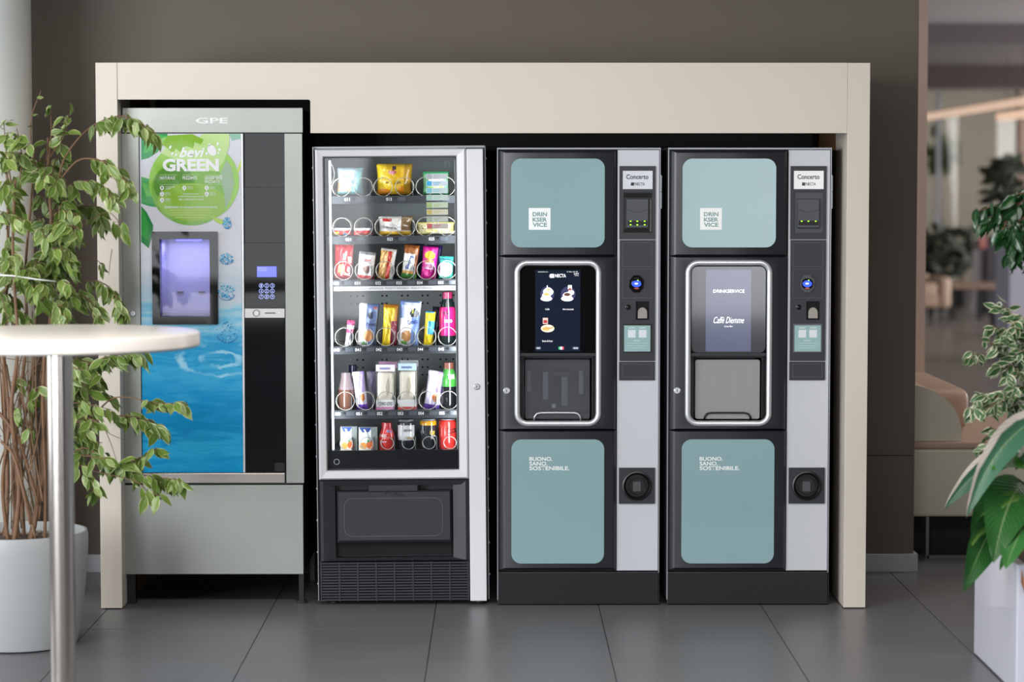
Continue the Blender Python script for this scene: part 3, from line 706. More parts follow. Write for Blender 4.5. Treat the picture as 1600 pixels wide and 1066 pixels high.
        e_(855.5, 513, 10.5, 6, scr('#f0dcc0'), 4); e_(853, 513.5, 6, 3, scr('#e0a860'), 5); e_(858.5, 511, 6, 2.4, scr('#c98f4e'), 6); e_(858.5, 510, 5, 1.2, scr('#fff3d8'), 7)
        tx('Snack & Food', (847, 531.3, 863, 533.9))
        for x0, x1 in ((836.5, 845.5), (893.8, 904.3)):
            a, b, c, d = q(x0, 541.3, x1, 546); M().plate([rr(a, b, c, d, 0.005)], y - 0.0148, y - 0.0142).obj('screen_button', scr('#3c4258'), sg)
            tx('EXIT' if x0 < 850 else 'INFO', (x0 + 2.5, 542.6, x1 - 1.5, 544.8))
        for k_, h in enumerate(('#33b06a', '#ffffff', '#e8486a')): s_((872.5 + 2.8 * k_, 541.5, 875.3 + 2.8 * k_, 546), scr(h), name='screen_flag', k=1)
    else:
        s_((835.8, 421.5, 906.5, 549), SCREEN_2)
        tx('DRINKSERVICE', (847.3, 452.3, 896, 457.3), bold=0.012)
        tx('Caffè Diemme', (848, 495, 895.5, 505), shear=0.4); tx('Linea Bar', (865, 508.5, 878, 511))
    # bay interior
    BAYIN = mat('bay_grey', '#3d4147', 0.45, var=0.1, scale=10)
    bi = M(); a, b, c, d = bay
    bi.box(a, b, y + 0.19, y + 0.2, c, d); bi.box(a - 0.003, a, y + 0.0295, y + 0.2, c, d); bi.box(b, b + 0.003, y + 0.0295, y + 0.2, c, d)
    bi.box(a, b, y + 0.0295, y + 0.19, c - 0.003, c); bi.box(a, b, y + 0.0295, y + 0.19, d, d + 0.003)
    bi.obj('dispensing_bay', BAYIN, t)
    NOZ = mat('bay_nozzle', '#7e8288', 0.35, var=0.08)
    for x0, y0, x1, y1, dp in ((849, 584, 857.5, 628, 0.08), (878, 588, 888, 637, 0.06), (906, 582, 913, 620, 0.1), (824, 582, 830, 616, 0.1)):
        a2, b2, c2, d2 = q(x0, y0, x1, y1); M().box(a2, b2, y + dp, y + dp + 0.02, c2, d2, 0.002).obj('spout', NOZ, t)
    a2, b2, c2, d2 = q(866, 583, 892, 590); M().box(a2, b2, y + 0.05, y + 0.18, c2, d2, 0.003).obj('spout_head', DARKPL, t)
    a2, b2, c2, d2 = q(864, 638, 870, 644); M().box(a2, b2, y + 0.17, y + 0.188, c2, d2).obj('cup_sensor', WHITEINK, t)
    a2, b2, c2, d2 = q(822, 649, 922, 655); M().box(a2, b2, y + 0.035, y + 0.185, c2, d2, 0.002).obj('drip_tray', DARKPL, t)
    M().plate([rr(*q(820.5, 562.5, 921.5, 655), 0.008)], y + 0.008, y + 0.012).obj('bay_door', BAYGLASS if variant == 0 else BAYGLASS2, t)
    hp_ = [(834.5, 657), (835.5, 651), (839, 646.8), (845, 645.5), (870, 645.3), (897, 645.5), (903, 646.8), (906.5, 651), (907.5, 657)]
    M().tube([(pt(*h).x, y + 0.003, pt(*h).z) for h in hp_], 0.0034, 8).obj('door_handle', CHROME if variant == 0 else BLKPL, t, smooth='all')
    v = pt(791.5, 610)
    lk = M().lathe((v.x, y - 0.016, v.z), [(0.0125, 0.01), (0.0125, -0.004), (0.0095, -0.007)], 20, 'y').obj('lock', CHROME, t, smooth=True)
    M().box(v.x - 0.0012, v.x + 0.0012, y - 0.0236, y - 0.0229, v.z - 0.005, v.z + 0.005).obj('keyhole', BLACK, lk)
    # payment column: pale panels round the black fittings
    box('column_panel', SILVERPAN, (964.3, 234.5, 1029, 892), 0.002, 0.029, 0.001)
    def pan(px, y0=-0.004, name='payment_panel', m=DARKPL, par=None): return box(name, m, px, y0, 0.0019, 0.001, par)
    pl = M(); a, b, c, d = q(967.8, 259.5, 1024, 374); rc_a = q(974, 300.5, 1019, 364)
    pl.plate([rect(a, b, c, d), rect(*rc_a)], y - 0.004, y + 0.0019); p1 = pl.obj('payment_panel', DARKPL, t)
    a, b, c, d = q(973, 267, 1019.5, 295.5)
    M().box(a, b, y - 0.0052, y - 0.0041, c, d).obj('label_plate', PLATE if variant == 0 else mat('label_white', '#f2f2f3', 0.35, var=0.01), p1)
    INKB = C('#202124', 0.4)
    def t2(st, px, m, par, yy=-0.0056, bold=0.0): a, b, c, d = q(*px); return text(st, m, par, a, b, c, d, y + yy, bold)
    t2('Concerto', (978.5, 272.5, 1013, 280), INKB, p1, bold=0.02); t2('NECTA', (992, 285.3, 1007.3, 290), INKB, p1, bold=0.015)
    v = pt(988, 287.7); M().poly([(v.x - 0.0065, v.z - 0.005), (v.x + 0.0055, v.z - 0.0065), (v.x + 0.0075, v.z + 0.005), (v.x - 0.0045, v.z + 0.0065)], y - 0.0056).obj('logo_mark', INKB, p1)
    # card reader sunk in its opening
    a, b, c, d = rc_a; M().box(a, b, y + 0.0012, y + 0.0019, c, d).obj('reader_recess', BLKPL if variant == 0 else mat('reader_surround', '#43464c', 0.4), p1)
    if variant == 0:
        for px in ((975, 302, 1018, 308.5), (975, 357.5, 1018, 363)): a, b, c, d = q(*px); M().box(a, b, y - 0.002, y + 0.0011, c, d, 0.001).obj('foam_strip', mat('foam_black', '#141414', 0.95, var=0.5, scale=300, bump=1), p1)
        a, b, c, d = q(1015, 312, 1018.3, 362); M().box(a, b, y - 0.003, y + 0.0011, c, d, 0.001).obj('frayed_edge', mat('foam_grey', '#55585a', 0.9, var=0.5, scale=200, bump=1), p1)
    a, b, c, d = q(978.2, 310.5, 1013.5, 356.5)
    M().loft([(a, b, c, d, y + 0.001), (a, b, c, d, y - 0.008), (a + 0.003, b - 0.003, c + 0.003, d - 0.003, y - 0.012)]).obj('card_reader', mat('reader_grey', '#44474d', 0.4, var=0.04), p1)
    arc = [pt(980 + 32 * i / 12, 327 + 4.5 * math.sin(PI * i / 12)) for i in range(13)]
    M().tube([(p_.x, y - 0.0122, p_.z) for p_ in arc], 0.0007, 5).obj('reader_seam', BLKPL, p1)
    a, b, c, d = q(980.5, 345, 1011.5, 352); M().box(a, b, y - 0.0126, y - 0.011, c, d).obj('card_slot', BLACK, p1)
    for gx in (985, 995.5, 1007):
        for gy in ((345.8, 351.3) if variant == 0 else (345.8,)):
            v = pt(gx, gy); M().disc(v.x, v.z, 0.0032, y - 0.0128, 12, 0.002).obj('green_led', GREENLED, p1)
    # middle panel with button, coin knob and code plate
    a, b, c, d = q(968, 375.3, 1023.5, 564); cr_ = q(993.5, 471, 1014, 500)
    p2 = M().plate([rect(a, b, c, d), rect(*cr_)], y - 0.004, y + 0.0019).obj('payment_panel', DARKPL, t)
    FINE = mat('fine_edge', '#4c5056', 0.4)
    for px in ((972, 379, 1019, 417), (972, 420, 1019, 466)):
        o_ = rect(*q(*px)); i_ = rect(*q(px[0] + 0.7, px[1] + 0.7, px[2] - 0.7, px[3] - 0.7)); M().plate([o_, i_], y - 0.0046, y - 0.0038).obj('panel_edge', FINE, p2)
    v = pt(994.3, 443.5)
    oc = [(v.x + 0.029 * math.cos(t_) * (0.93 if i % 2 else 1), v.z + 0.034 * math.sin(t_)) for i, t_ in enumerate([math.radians(22.5 + 45 * k) for k in range(8)])]
    M().plate([oc], y - 0.010, y - 0.0041).obj('button_bezel', BLKGLOSS if variant == 0 else mat('bezel_grey', '#4a4a4e', 0.35, metal=0.3), p2)
    M().lathe((v.x, y - 0.0105, v.z), [(0.021, 0), (0.021, -0.002), (0.019, -0.0025)], 24, 'y').obj('button_ring', BLKGLOSS, p2, smooth=True)
    M().disc(v.x, v.z, 0.017, y - 0.0133, rz=0.012).obj('lit_button', BLUEBTN, p2); M().disc(v.x - 0.001, v.z + 0.001, 0.0065, y - 0.0136, rz=0.003).obj('button_mark', SCRWHITE, p2)
    M().disc(v.x + 0.005, v.z + 0.013, 0.0022, y - 0.0136).obj('green_led', GREENLED, p2); M().disc(v.x, v.z - 0.0165, 0.009, y - 0.0133, rz=0.003).obj('red_mark', C('#a8442a'), p2)
    v = pt(981.3, 480); M().lathe((v.x, y - 0.004, v.z), [(0.0095, 0), (0.0095, -0.003), (0.007, -0.004), (0.004, -0.007), (0.0005, -0.008)], 18, 'y').obj('push_knob', BLKGLOSS, p2, smooth=True)
    a, b, c, d = cr_
    M().box(a, b, y + 0.0013, y + 0.0019, c, d).obj('coin_recess', mat('recess_shade', '#020202', 0.9), p2)  # shallow recess, its depth shade is put into the black
    a, b, c, d = q(996.5, 480.5, 1011, 497.5)
    kl = [(b, c), (b, c + 0.02)] + [((a + b) / 2 + (b - a) / 2 * math.cos(t_), c + 0.021 + (d - c - 0.021) * math.sin(t_)) for t_ in [PI * i / 10 for i in range(11)]] + [(a, c)]
    M().plate([kl], y - 0.006, y + 0.001).obj('coin_knob', mat('coin_metal', '#98938c', 0.35, metal=0.6, var=0.1), p2)
    a, b, c, d = q(973, 506, 1018.2, 551); M().box(a, b, y - 0.006, y - 0.0041, c, d, 0.001).obj('label_frame', BLKPL if variant == 0 else mat('frame_grey', '#5a5a60', 0.4), p2)
    a, b, c, d = q(975, 508.6, 1016, 549.3); M().box(a, b, y - 0.0067, y - 0.0061, c, d).obj('info_label', mat('label_teal', '#8fb0b1', 0.3, var=0.02), p2)
    for sx in (981, 998):
        a, b, c, d = q(sx, 515.5, sx + 12, 527.5); M().box(a, b, y - 0.0072, y - 0.0068, c, d).obj('white_square', C('#d5dde0'), p2)
        t2('APP', (sx + 1, 511.3, sx + 11, 513.6), WHITEINK, p2, -0.0071)
    t2('Scarica', (989.5, 530.7, 1000, 533), WHITEINK, p2, -0.0071)
    for yy, x0, x1 in ((536, 980, 1011), (540, 979, 1010), (543.5, 981, 1008)): a, b, c, d = q(x0, yy, x1, yy + 0.7); M().poly(rect(a, b, c, d), y - 0.0071).obj('print_line', C('#b5cccd'), p2)
    p3 = pan((967.2, 565.3, 1023, 594.3)); o_ = rect(*q(972, 568.5, 1019, 589.5)); i_ = rect(*q(972.8, 569.3, 1018.2, 588.7)); M().plate([o_, i_], y - 0.0046, y - 0.0038).obj('panel_edge', FINE, p3)
    # round coin return
    a, b, c, d = q(967, 731, 1023, 787); v = pt(995, 759)
    p4 = M().plate([rect(a, b, c, d), ell(v.x, v.z, 0.054, 0.054, 40)], y - 0.005, y + 0.0019).obj('coin_return', DARKPL, t)
    M().lathe((v.x, y, v.z), [(0.0545, 0.0015), (0.054, -0.012), (0.049, -0.014), (0.041, -0.004), (0.037, -0.004), (0.036, -0.011), (0.033, -0.011), (0.031, 0.0012)], 40, 'y', cap=False).obj('return_ring', BLKPL, p4, smooth=True)
    M().disc(v.x, v.z, 0.0325, y + 0.0016, 30).obj('return_cup', mat('cup_dark', '#1d1f22', 0.25), p4)
    a, b, c, d = q(989, 753, 1001, 768); M().poly(rect(a, b, c, d), y + 0.0012).obj('return_flap', mat('flap_grey', '#4c4d50', 0.3), p4)
    # hinges on the right flank
    for y0, y1 in ((274, 299), (300, 326)): a, b, c, d = q(1031, y0, 1033.2, y1); M().box(X1, X1 + 0.005, y + 0.005, y + 0.03, c, d).obj('hinge', EDGE, t)
    return t
c1 = coffee(0.0, 'coffee machine with lit menu of drinks on its screen, beside the snack machine', 0)
c2 = coffee(P(1041.5, 533, YM).x - P(775.2, 533, YM).x, 'coffee machine with plain slate-grey screen and bright white name plate', 1)

# =================================================================== snack machine (leans a little, as in the photograph)
ysn = YM
def ux(px, py): return px + 0.008 * (944 - py)
def sq(x0, y0, x1, y1, Y=None):
    Y = Y or ysn; ym = (y0 + y1) / 2
    return RC(Y, ux(x0, ym), y0, ux(x1, ym), y1)
def spt(px, py, Y=None): return P(ux(px, py), py, Y or ysn)
sx0, sx1, sz0, sz1 = sq(494, 230, 760, 944)
sz1 = spt(624, 230).z; sz0 = 0.0
sm = thing('snack_machine', 'white framed snack vending machine with glass front full of snacks', 'vending machine', ((sx0 + sx1) / 2, ysn + 0.35, 0))
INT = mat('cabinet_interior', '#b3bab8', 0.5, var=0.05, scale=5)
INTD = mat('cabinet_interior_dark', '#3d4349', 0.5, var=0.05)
EDGE = MATS['steel_edge']
gx0, gx1, gz0, gz1 = sq(508.5, 245, 715, 734.5)
yb = ysn + 0.50
zdel = spt(620, 749).z
# carcass panels
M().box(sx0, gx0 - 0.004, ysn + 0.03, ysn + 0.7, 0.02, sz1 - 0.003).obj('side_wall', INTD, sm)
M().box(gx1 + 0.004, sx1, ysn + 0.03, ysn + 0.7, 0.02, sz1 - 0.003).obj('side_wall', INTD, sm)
M().box(sx0, sx1, ysn + 0.028, ysn + 0.7, sz1 - 0.0028, sz1 + 0.004).obj('top_edge', EDGE, sm)
M().box(gx0 - 0.0039, gx1 + 0.0039, ysn + 0.04, ysn + 0.7, gz1 + 0.006, sz1 - 0.003).obj('roof_panel', INT, sm)
M().box(gx0 - 0.0039, gx1 + 0.0039, yb, yb + 0.02, 0.02, gz1 + 0.005).obj('back_panel', INT, sm)
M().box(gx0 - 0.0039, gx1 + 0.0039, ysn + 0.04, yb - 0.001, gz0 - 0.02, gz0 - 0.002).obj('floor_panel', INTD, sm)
M().box(sx0 - 0.003, sx0 - 0.0002, ysn + 0.004, ysn + 0.7, 0.02, sz1 + 0.003).obj('edge_strip', EDGE, sm)
M().box(sx1 + 0.0002, sx1 + 0.004, ysn + 0.004, ysn + 0.7, 0.02, sz1 + 0.003).obj('edge_strip', mat('edge_dark', '#5d6064', 0.4, metal=0.4), sm)
for k in range(14):
    z_ = 0.08 + k * 0.118
    M().lathe((sx0 - 0.003, ysn + 0.02, z_), [(0.006, 0), (0.005, -0.003), (0.001, -0.0045)], 10, 'x').obj('rivet', EDGE, sm, smooth=True)
    M().lathe((sx1 + 0.004, ysn + 0.02, z_ + 0.03), [(0.006, 0), (0.005, 0.003), (0.001, 0.0045)], 10, 'x').obj('rivet', EDGE, sm, smooth=True)
# mitred door frame
ox0, ox1, oz0, oz1 = sq(495.3, 232.5, 730, 749)
M().loft([(ox0, ox1, oz0, oz1, ysn + 0.027), (ox0, ox1, oz0, oz1, ysn + 0.002), (ox0 + 0.008, ox1 - 0.006, oz0 + 0.006, oz1 - 0.004, ysn - 0.006),
          (gx0 - 0.004, gx1 + 0.004, gz0 - 0.004, gz1 + 0.004, ysn - 0.001), (gx0, gx1, gz0, gz1, ysn + 0.008), (gx0, gx1, gz0, gz1, ysn + 0.027)], cap0=False, cap1=False).obj('door_frame', ALU, sm)
o_ = rect(gx0, gx1, gz0, gz1); i_ = rect(gx0 + 0.003, gx1 - 0.003, gz0 + 0.003, gz1 - 0.003)
M().plate([o_, i_], ysn + 0.006, ysn + 0.02).obj('gasket', BLACK, sm)
a, b, c, d = sq(511, 704.5, 715, 734); M().box(gx0 + 0.003, gx1 - 0.003, ysn + 0.022, ysn + 0.03, gz0 + 0.003, d).obj('lower_screen', mat('navy_black', '#12161e', 0.15), sm)
v = spt(525.5, 722); M().plate([ell(v.x, v.z, 0.0105, 0.0105), ell(v.x, v.z, 0.0088, 0.0088)], ysn + 0.0205, ysn + 0.0218).obj('round_mark', WHITEINK, sm)
v = spt(699, 257); M().plate([ell(v.x, v.z, 0.0105, 0.0105), ell(v.x, v.z, 0.0088, 0.0088)], ysn + 0.0165, ysn + 0.0168).obj('round_mark', C('#9aa4a8'), sm)
pane = M().box(gx0 + 0.0031, gx1 - 0.0031, ysn + 0.012, ysn + 0.016, gz0 + 0.0031, gz1 - 0.0031).obj('glass_pane', glass_mat('vitrine_glass', (0.75, 0.78, 0.9), 1.42, (0.97, 0.98, 0.99)), sm)
# right column panel with lock
bx_ = sq(731.8, 233.5, 757.8, 941.5); M().box(bx_[0], bx_[1], ysn - 0.004, ysn + 0.0295, 0.014, bx_[3], 0.003).obj('column_panel', WHITEPAN, sm)
v = spt(745, 605); lk = M().lathe((v.x, ysn - 0.004, v.z), [(0.0115, 0), (0.0115, -0.004), (0.009, -0.006)], 20, 'y').obj('lock', CHROME, sm, smooth=True)
M().box(v.x - 0.001, v.x + 0.001, ysn - 0.0108, ysn - 0.0099, v.z - 0.005, v.z + 0.005).obj('keyhole', BLACK, lk)
for fx in (sx0 + 0.05, sx1 - 0.03):
    for fy in (ysn + 0.07, ysn + 0.62): M().lathe((fx, fy, 0), [(0.022, 0), (0.022, 0.008), (0.01, 0.01), (0.01, 0.021)], 14).obj('foot', BLKPL, sm)
# delivery unit
dx0, dx1, dz0, dz1 = sq(500.5, 750.5, 733, 877)
M().box(dx0, dx1, ysn + 0.06, ysn + 0.4, 0.022, dz1).obj('delivery_box', BLKPL, sm)
a, b, c, d = sq(524, 758, 708, 872)
su = M(); 
su.loft([(dx0, dx1, dz0, dz1, ysn + 0.0595), (dx0, dx1, dz0, dz1, ysn + 0.004), (dx0 + 0.012, dx1 - 0.012, dz0 + 0.004, dz1 - 0.004, ysn - 0.006), (dx0 + 0.028, dx1 - 0.028, dz0 + 0.006, dz1 - 0.018, ysn + 0.0), (a, b, c, d, ysn + 0.012), (a, b, c, d, ysn + 0.05)], cap0=False, cap1=True)
su.obj('delivery_surround', DARKPL, sm)
a, b, c, d = sq(527, 767, 705.5, 848)
M().loft([(a, b, c, d, ysn + 0.03), (a, b, c, d, ysn + 0.006), (a + 0.006, b - 0.006, c + 0.01, d - 0.004, ysn - 0.002)]).obj('delivery_flap', DARKPL, sm)
fl_ = [o for o in sm.children if o.name.startswith('delivery_flap')][0]
a2, b2, c2, d2 = sq(538, 778, 692, 838)
M().plate([rr(a2, b2, c2, d2, 0.03, 8), rr(a2 + 0.002, b2 - 0.002, c2 + 0.002, d2 - 0.002, 0.028, 8)], ysn - 0.0042, ysn - 0.0018).obj('flap_outline', mat('flap_line', '#5a5c60', 0.35), fl_)
a2, b2, c2, d2 = sq(578, 757.5, 652, 768); M().loft([(a2 - 0.006, b2 + 0.006, c2, d2, ysn + 0.02), (a2 - 0.004, b2 + 0.004, c2, d2, ysn + 0.001), (a2, b2, c2 + 0.002, d2 - 0.002, ysn - 0.003)]).obj('flap_handle', DARKPL, fl_)
a2, b2, c2, d2 = sq(602, 765.5, 631, 774.5); text('PULL', mat('emboss_dark', '#0d0e10', 0.6), fl_, a2, b2, c2, d2, ysn - 0.0034)
a2, b2, c2, d2 = sq(527, 849, 705.5, 869); M().box(a2, b2, ysn + 0.03, ysn + 0.048, c2, d2).obj('chute_floor', mat('chute_black', '#030303', 0.85), sm)
# ventilation grille: slats and bars
a, b, c, d = sq(500.5, 878, 733, 943.5); c = 0.016
for k in range(14):
    z_ = d - (d - c) * (k + 0.5) / 14
    M().box(a, b, ysn + 0.006, ysn + 0.03, z_ - 0.0032, z_ + 0.0032).obj('slat', DARKPL, sm)
for k in range(9):
    x_ = a + 0.003 + (b - a - 0.006) * k / 8
    M().box(x_ - 0.0025, x_ + 0.0025, ysn + 0.003, ysn + 0.0055, c, d).obj('grille_bar', DARKPL, sm)
# lights inside
LEDW = mat('led_white', '#ffffff', 0.4, emit=2.0, ecol='#f2f7ff', var=0)
LC = (0.93, 0.97, 1.0)
for side, px in ((1, 515.2), (-1, 711.5)):
    v0, v1 = spt(px, 250, ysn + 0.05), spt(px, 702, ysn + 0.05)
    M().box(v0.x - 0.004, v0.x + 0.004, ysn + 0.045, ysn + 0.055, v1.z, v0.z, 0.001).obj('light_strip', LEDW if side == 1 else INT, sm)
    l = bpy.data.lights.new('cabinet_light', 'AREA'); l.shape = 'RECTANGLE'; l.size = 0.03; l.size_y = v0.z - v1.z; l.energy = 2.5 if side == 1 else 2.6; l.color = LC
    lo = bpy.data.objects.new('cabinet_light', l); COL.objects.link(lo); lo.parent = sm
    loc = Vector((v0.x + side * 0.008, ysn + 0.06, (v0.z + v1.z) / 2)); lo.location = loc - ORG[sm.name]
    lo.rotation_euler = Vector((side * 0.8, 0.62, 0)).to_track_quat('-Z', 'Y').to_euler()
arc = [spt(517 + 5.5 * math.sin(PI * i / 10), 254 + 34 * i / 10, ysn + 0.04) for i in range(11)]
M().tube(arc, 0.0022, 8).obj('cable_loop', WHITEINK, sm, smooth='all')
# holes in the back panel
hm = M()
for py in (462, 474, 551, 562, 574, 586):
    for px in (548, 558, 567, 597, 604, 628, 637, 660, 668, 688, 697, 708):
        v = spt(px, py, yb); hm.disc(v.x, v.z, 0.0042, yb - 0.0006, 10)
hm.obj('perforation', C('#23272b', 0.8), sm)
# shelves
YT = ysn + 0.10
WIRE = mat('spiral_wire', '#a9a79e', 0.3, metal=0.4, var=0.05)
TRAY = mat('tray_grey', '#2a2e33', 0.7, var=0.08); DIV = mat('divider', '#5f666c', 0.4, var=0.05)
ROWS = [  # bottom of goods, strip bottom, coil centre y, coil xs, radius px, numbers (text, x)
    (306, 318, 292, (533, 567.5, 598.3, 632, 664, 696.5), 14.6, (('011', 538), ('013', 603.5), ('015', 672)), 3),
    (368.5, 381, 354.5, (534, 568, 600, 634, 664.5, 698), 14.6, (('021', 540), ('023', 605), ('025', 670)), 3),
    (437, 447, 422.5, (536.7, 569, 601.7, 634, 665.7, 698.5), 14.6, (('030', 521), ('031', 554), ('032', 586.5), ('033', 619), ('034', 651.5), ('035', 684.5)), 6),
    (541, 553, 526.5, (537.5, 569.7, 602.7, 635, 666.5, 699), 14.6, (('040', 522), ('041', 555), ('042', 587.5), ('043', 620), ('044', 652.5), ('045', 685)), 6),
    (641, 654, 626.5, (539.3, 570.5, 603.5, 635.7, 668.7, 701), 14.6, (('050', 523.5), ('051', 556.5), ('052', 589), ('053', 621.5), ('054', 653.5), ('055', 686)), 6),
    (704.5, 716, 693, (541, 573, 605, 638, 670, 703), 10.0, (), 6)]
for bot, strip, cy_, cxs, rad, nums, lanes in ROWS:
    a, b, c, d = sq(514, bot, 714, strip, YT)
    a, b = gx0 + 0.006, gx1 - 0.006
    sh = M().box(a, b, YT, YT + 0.012, c, d, 0.001).obj('shelf', TRAY, sm)
    M().box(a, b, YT + 0.0125, yb - 0.02, d - 0.008, d - 0.0005).obj('tray', INTD, sh)
    r = rad / 423.0
    for cx_ in cxs:
        v = spt(cx_, cy_, YT); pts = []
        turns = 5; n = 16
        for i in range(turns * n + 1):
            t_ = i / n
            ang = -2.3 - 2 * PI * t_
            pts.append((v.x + r * math.cos(ang), YT + 0.004 + (0.004 * min(t_, 0.8)) + max(0, t_ - 0.8) * 0.078, v.z + r * math.sin(ang)))
        M().tube(pts, 0.00135, 5).obj('spiral_coil', WIRE, sh, smooth='all')
    for k in range(lanes + 1):
        x_ = a + (b - a) * k / lanes
        if 0 < k < lanes: M().box(x_ - 0.0009, x_ + 0.0009, YT + 0.014, yb - 0.03, d, d + 0.05).obj('divider', DIV, sh)
    for s_, nx in nums:
        q_ = sq(nx, bot + 2.8, nx + 8.6, bot + 7.6, YT); text(s_, WHITEINK, sh, q_[0], q_[1], q_[2], q_[3], YT - 0.0006, bold=0.01)
        q_ = sq(nx + 12, bot + 2.2, nx + 16.5, bot + 5.5, YT); M().box(q_[0], q_[1], YT - 0.002, YT, q_[2], q_[3]).obj('price_clip', BLKPL, sh)
        q_ = sq(nx + 17.5, bot + 2.0, nx + 30, bot + 8, YT); M().box(q_[0], q_[1], YT - 0.0008, YT, q_[2], q_[3]).obj('price_holder', mat('holder_grey', '#474c52', 0.3), sh)
# long white notice under the third shelf
a, b, c, d = sq(521.5, 447.3, 713.5, 454, ysn + 0.09); nt_ = M().box(a, b, ysn + 0.09, ysn + 0.092, c, d).obj('notice_strip', C('#e8e9e6'), sm)
INKG = C('#5a6063', 0.5)
for s_, x0, x1 in (('FOOD PRODUCTS', 529, 556), ('COMIDAS REFRIGERADAS', 559, 599), ('PRODOTTI REFRIGERATI', 602, 639), ('PRODUITS REFRIGERES', 642, 678), ('LEBENSMITTEL', 681, 703)):
    q_ = sq(x0, 448.8, x1, 452.2, ysn + 0.09); text(s_, INKG, nt_, q_[0], q_[1], q_[2], q_[3], ysn + 0.0895)
for ax in (525, 707.5):
    v = spt(ax, 450.5, ysn + 0.09); k = 1 / 423.0
    M().poly([(v.x - 0.6 * k, v.z + 2.6 * k), (v.x - 0.6 * k, v.z), (v.x - 2 * k, v.z), (v.x, v.z - 2.6 * k), (v.x + 2 * k, v.z), (v.x + 0.6 * k, v.z), (v.x + 0.6 * k, v.z + 2.6 * k)], ysn + 0.0895).obj('arrow', C('#15181a', 0.5), nt_)
# stickers on the glass
STK = [('#b8bfc6', '#9aa4ad'), ('#c5d4de', '#2c9fd6'), ('#b8cdd2', '#6fb4c4'), ('#b5c7c2', '#8fb9a8'), ('#b4c4ae', '#93ad6b'), ('#c2c3ae', '#b5a760'), ('#aab3ac', '#8f9a8c'), ('#b0a9a6', '#b05353')]
for k, (c0, c1_) in enumerate(STK):
    y0 = 272 + 11.0 * k + (0.6 if k > 3 else 0); x0 = 666 + 0.12 * k
    a, b, c, d = sq(x0, y0, x0 + 33.5, y0 + 8.6, ysn + 0.01)
    st = M().box(a, b, ysn + 0.0108, ysn + 0.0118, c, d).obj('sticker', C(c0, 0.5), sm)
    a, b, c, d = sq(x0 + 0.6, y0 + 0.6, x0 + 8.4, y0 + 8, ysn + 0.01); M().plate([rr(a, b, c, d, 0.003, 3)], ysn + 0.0104, ysn + 0.0108).obj('sticker_icon', C(c1_, 0.5), st)
    for j in (2.6, 5.2): a, b, c, d = sq(x0 + 11, y0 + j, x0 + (22 if j < 3 else 19), y0 + j + 1.0, ysn + 0.01); M().poly(rect(a, b, c, d), ysn + 0.0105).obj('sticker_line', C(c1_, 0.5), st)
sm.rotation_euler = (0, -0.008, 0)

# =================================================================== goods on the shelves
YG = YT + 0.030
GRP = 'goods in the snack machine'
def shelf_z(px, py, Y): return P(px, py, Y).z
def goods_front(Y, px): return RC(Y, *px)
def pouch(name, label, px, pal, pat, depth=0.018, tilt=0.0, Y=None, texts=(), cat='snack', nu=18, nv=26, crimp=True, taper=0.0, wr=0.0016):
    Y = Y or YG + depth
    X0, X1, Z0, Z1 = RC(Y, *px); W, H = X1 - X0, Z1 - Z0
    rnd = random.Random(hash(label) % 1000 if False else sum(map(ord, label)))
    t = thing(name, label, cat, ((X0 + X1) / 2, Y, Z0), GRP)
    ph = [rnd.uniform(0, 6.28) for _ in range(6)]
    def pos(u, v, side):
        k = (1 - abs(2 * u - 1) ** 2.6) * (1 - abs(2 * v - 1) ** 5)
        k = max(k, 0)
        if crimp and (v < 0.07 or v > 0.93): k *= 0.12
        w_ = wr * (math.sin(9 * v + 5 * u + ph[0]) + math.sin(17 * u - 6 * v + ph[1]) + 0.7 * math.sin(23 * v + 11 * u + ph[2])) * (0.4 + k)
        nar = 1 - 0.07 * math.sin(PI * v) - taper * v
        x = (X0 + X1) / 2 + (u - 0.5) * W * nar
        return Vector((x, Y + side * (depth * k ** 0.6) + (w_ if side < 0 else -w_), Z0 + v * H))
    m = M(); gr = {}
    for side in (-1, 1):
        for i in range(nu + 1):
            for j in range(nv + 1):
                edge = i in (0, nu) or j in (0, nv)
                key = (i, j, 0 if edge else side)
                if key not in gr:
                    pp = pos(i / nu, j / nv, side)
                    if edge: pp.y = Y
                    gr[key] = m.bm.verts.new(pp)
        g = lambda i, j: gr[(i, j, 0 if (i in (0, nu) or j in (0, nv)) else side)]
        for i in range(nu):
            for j in range(nv):
                m._f((g(i, j), g(i + 1, j), g(i + 1, j + 1), g(i, j + 1)), pat((i + 0.5) / nu, (j + 0.5) / nv) if side < 0 else 0)
    ang = math.radians(tilt); cz = Vector(((X0 + X1) / 2, Y, Z0))
    m.tilt(cz, ang)
    m.obj('wrapper', [C(h, 0.3, 0.3) for h in pal], t, smooth='all')
    for s_, u0, v0, u1, v1, colr, rot in texts:
        xx0, xx1, zz0, zz1 = X0 + u0 * W, X0 + u1 * W, Z0 + v0 * H, Z0 + v1 * H
        o = text(s_, C(colr, 0.4), t, xx0, xx1, zz0, zz1, Y - depth - 0.0012, 0.02, 0, rot=math.radians(rot))
        if o and ang:
            for vv in o.data.vertices:
                wp = vv.co + ORG[t.name] - cz; wp.rotate(Matrix.Rotation(ang, 3, 'Y')); vv.co = wp + cz - ORG[t.name]
    return t
def inell(u, v, cu, cv, ru, rv): return ((u - cu) / ru) ** 2 + ((v - cv) / rv) ** 2 < 1
def band(v, *edges):
    k = 0
    for e in edges:
        if v > e: k += 1
    return k
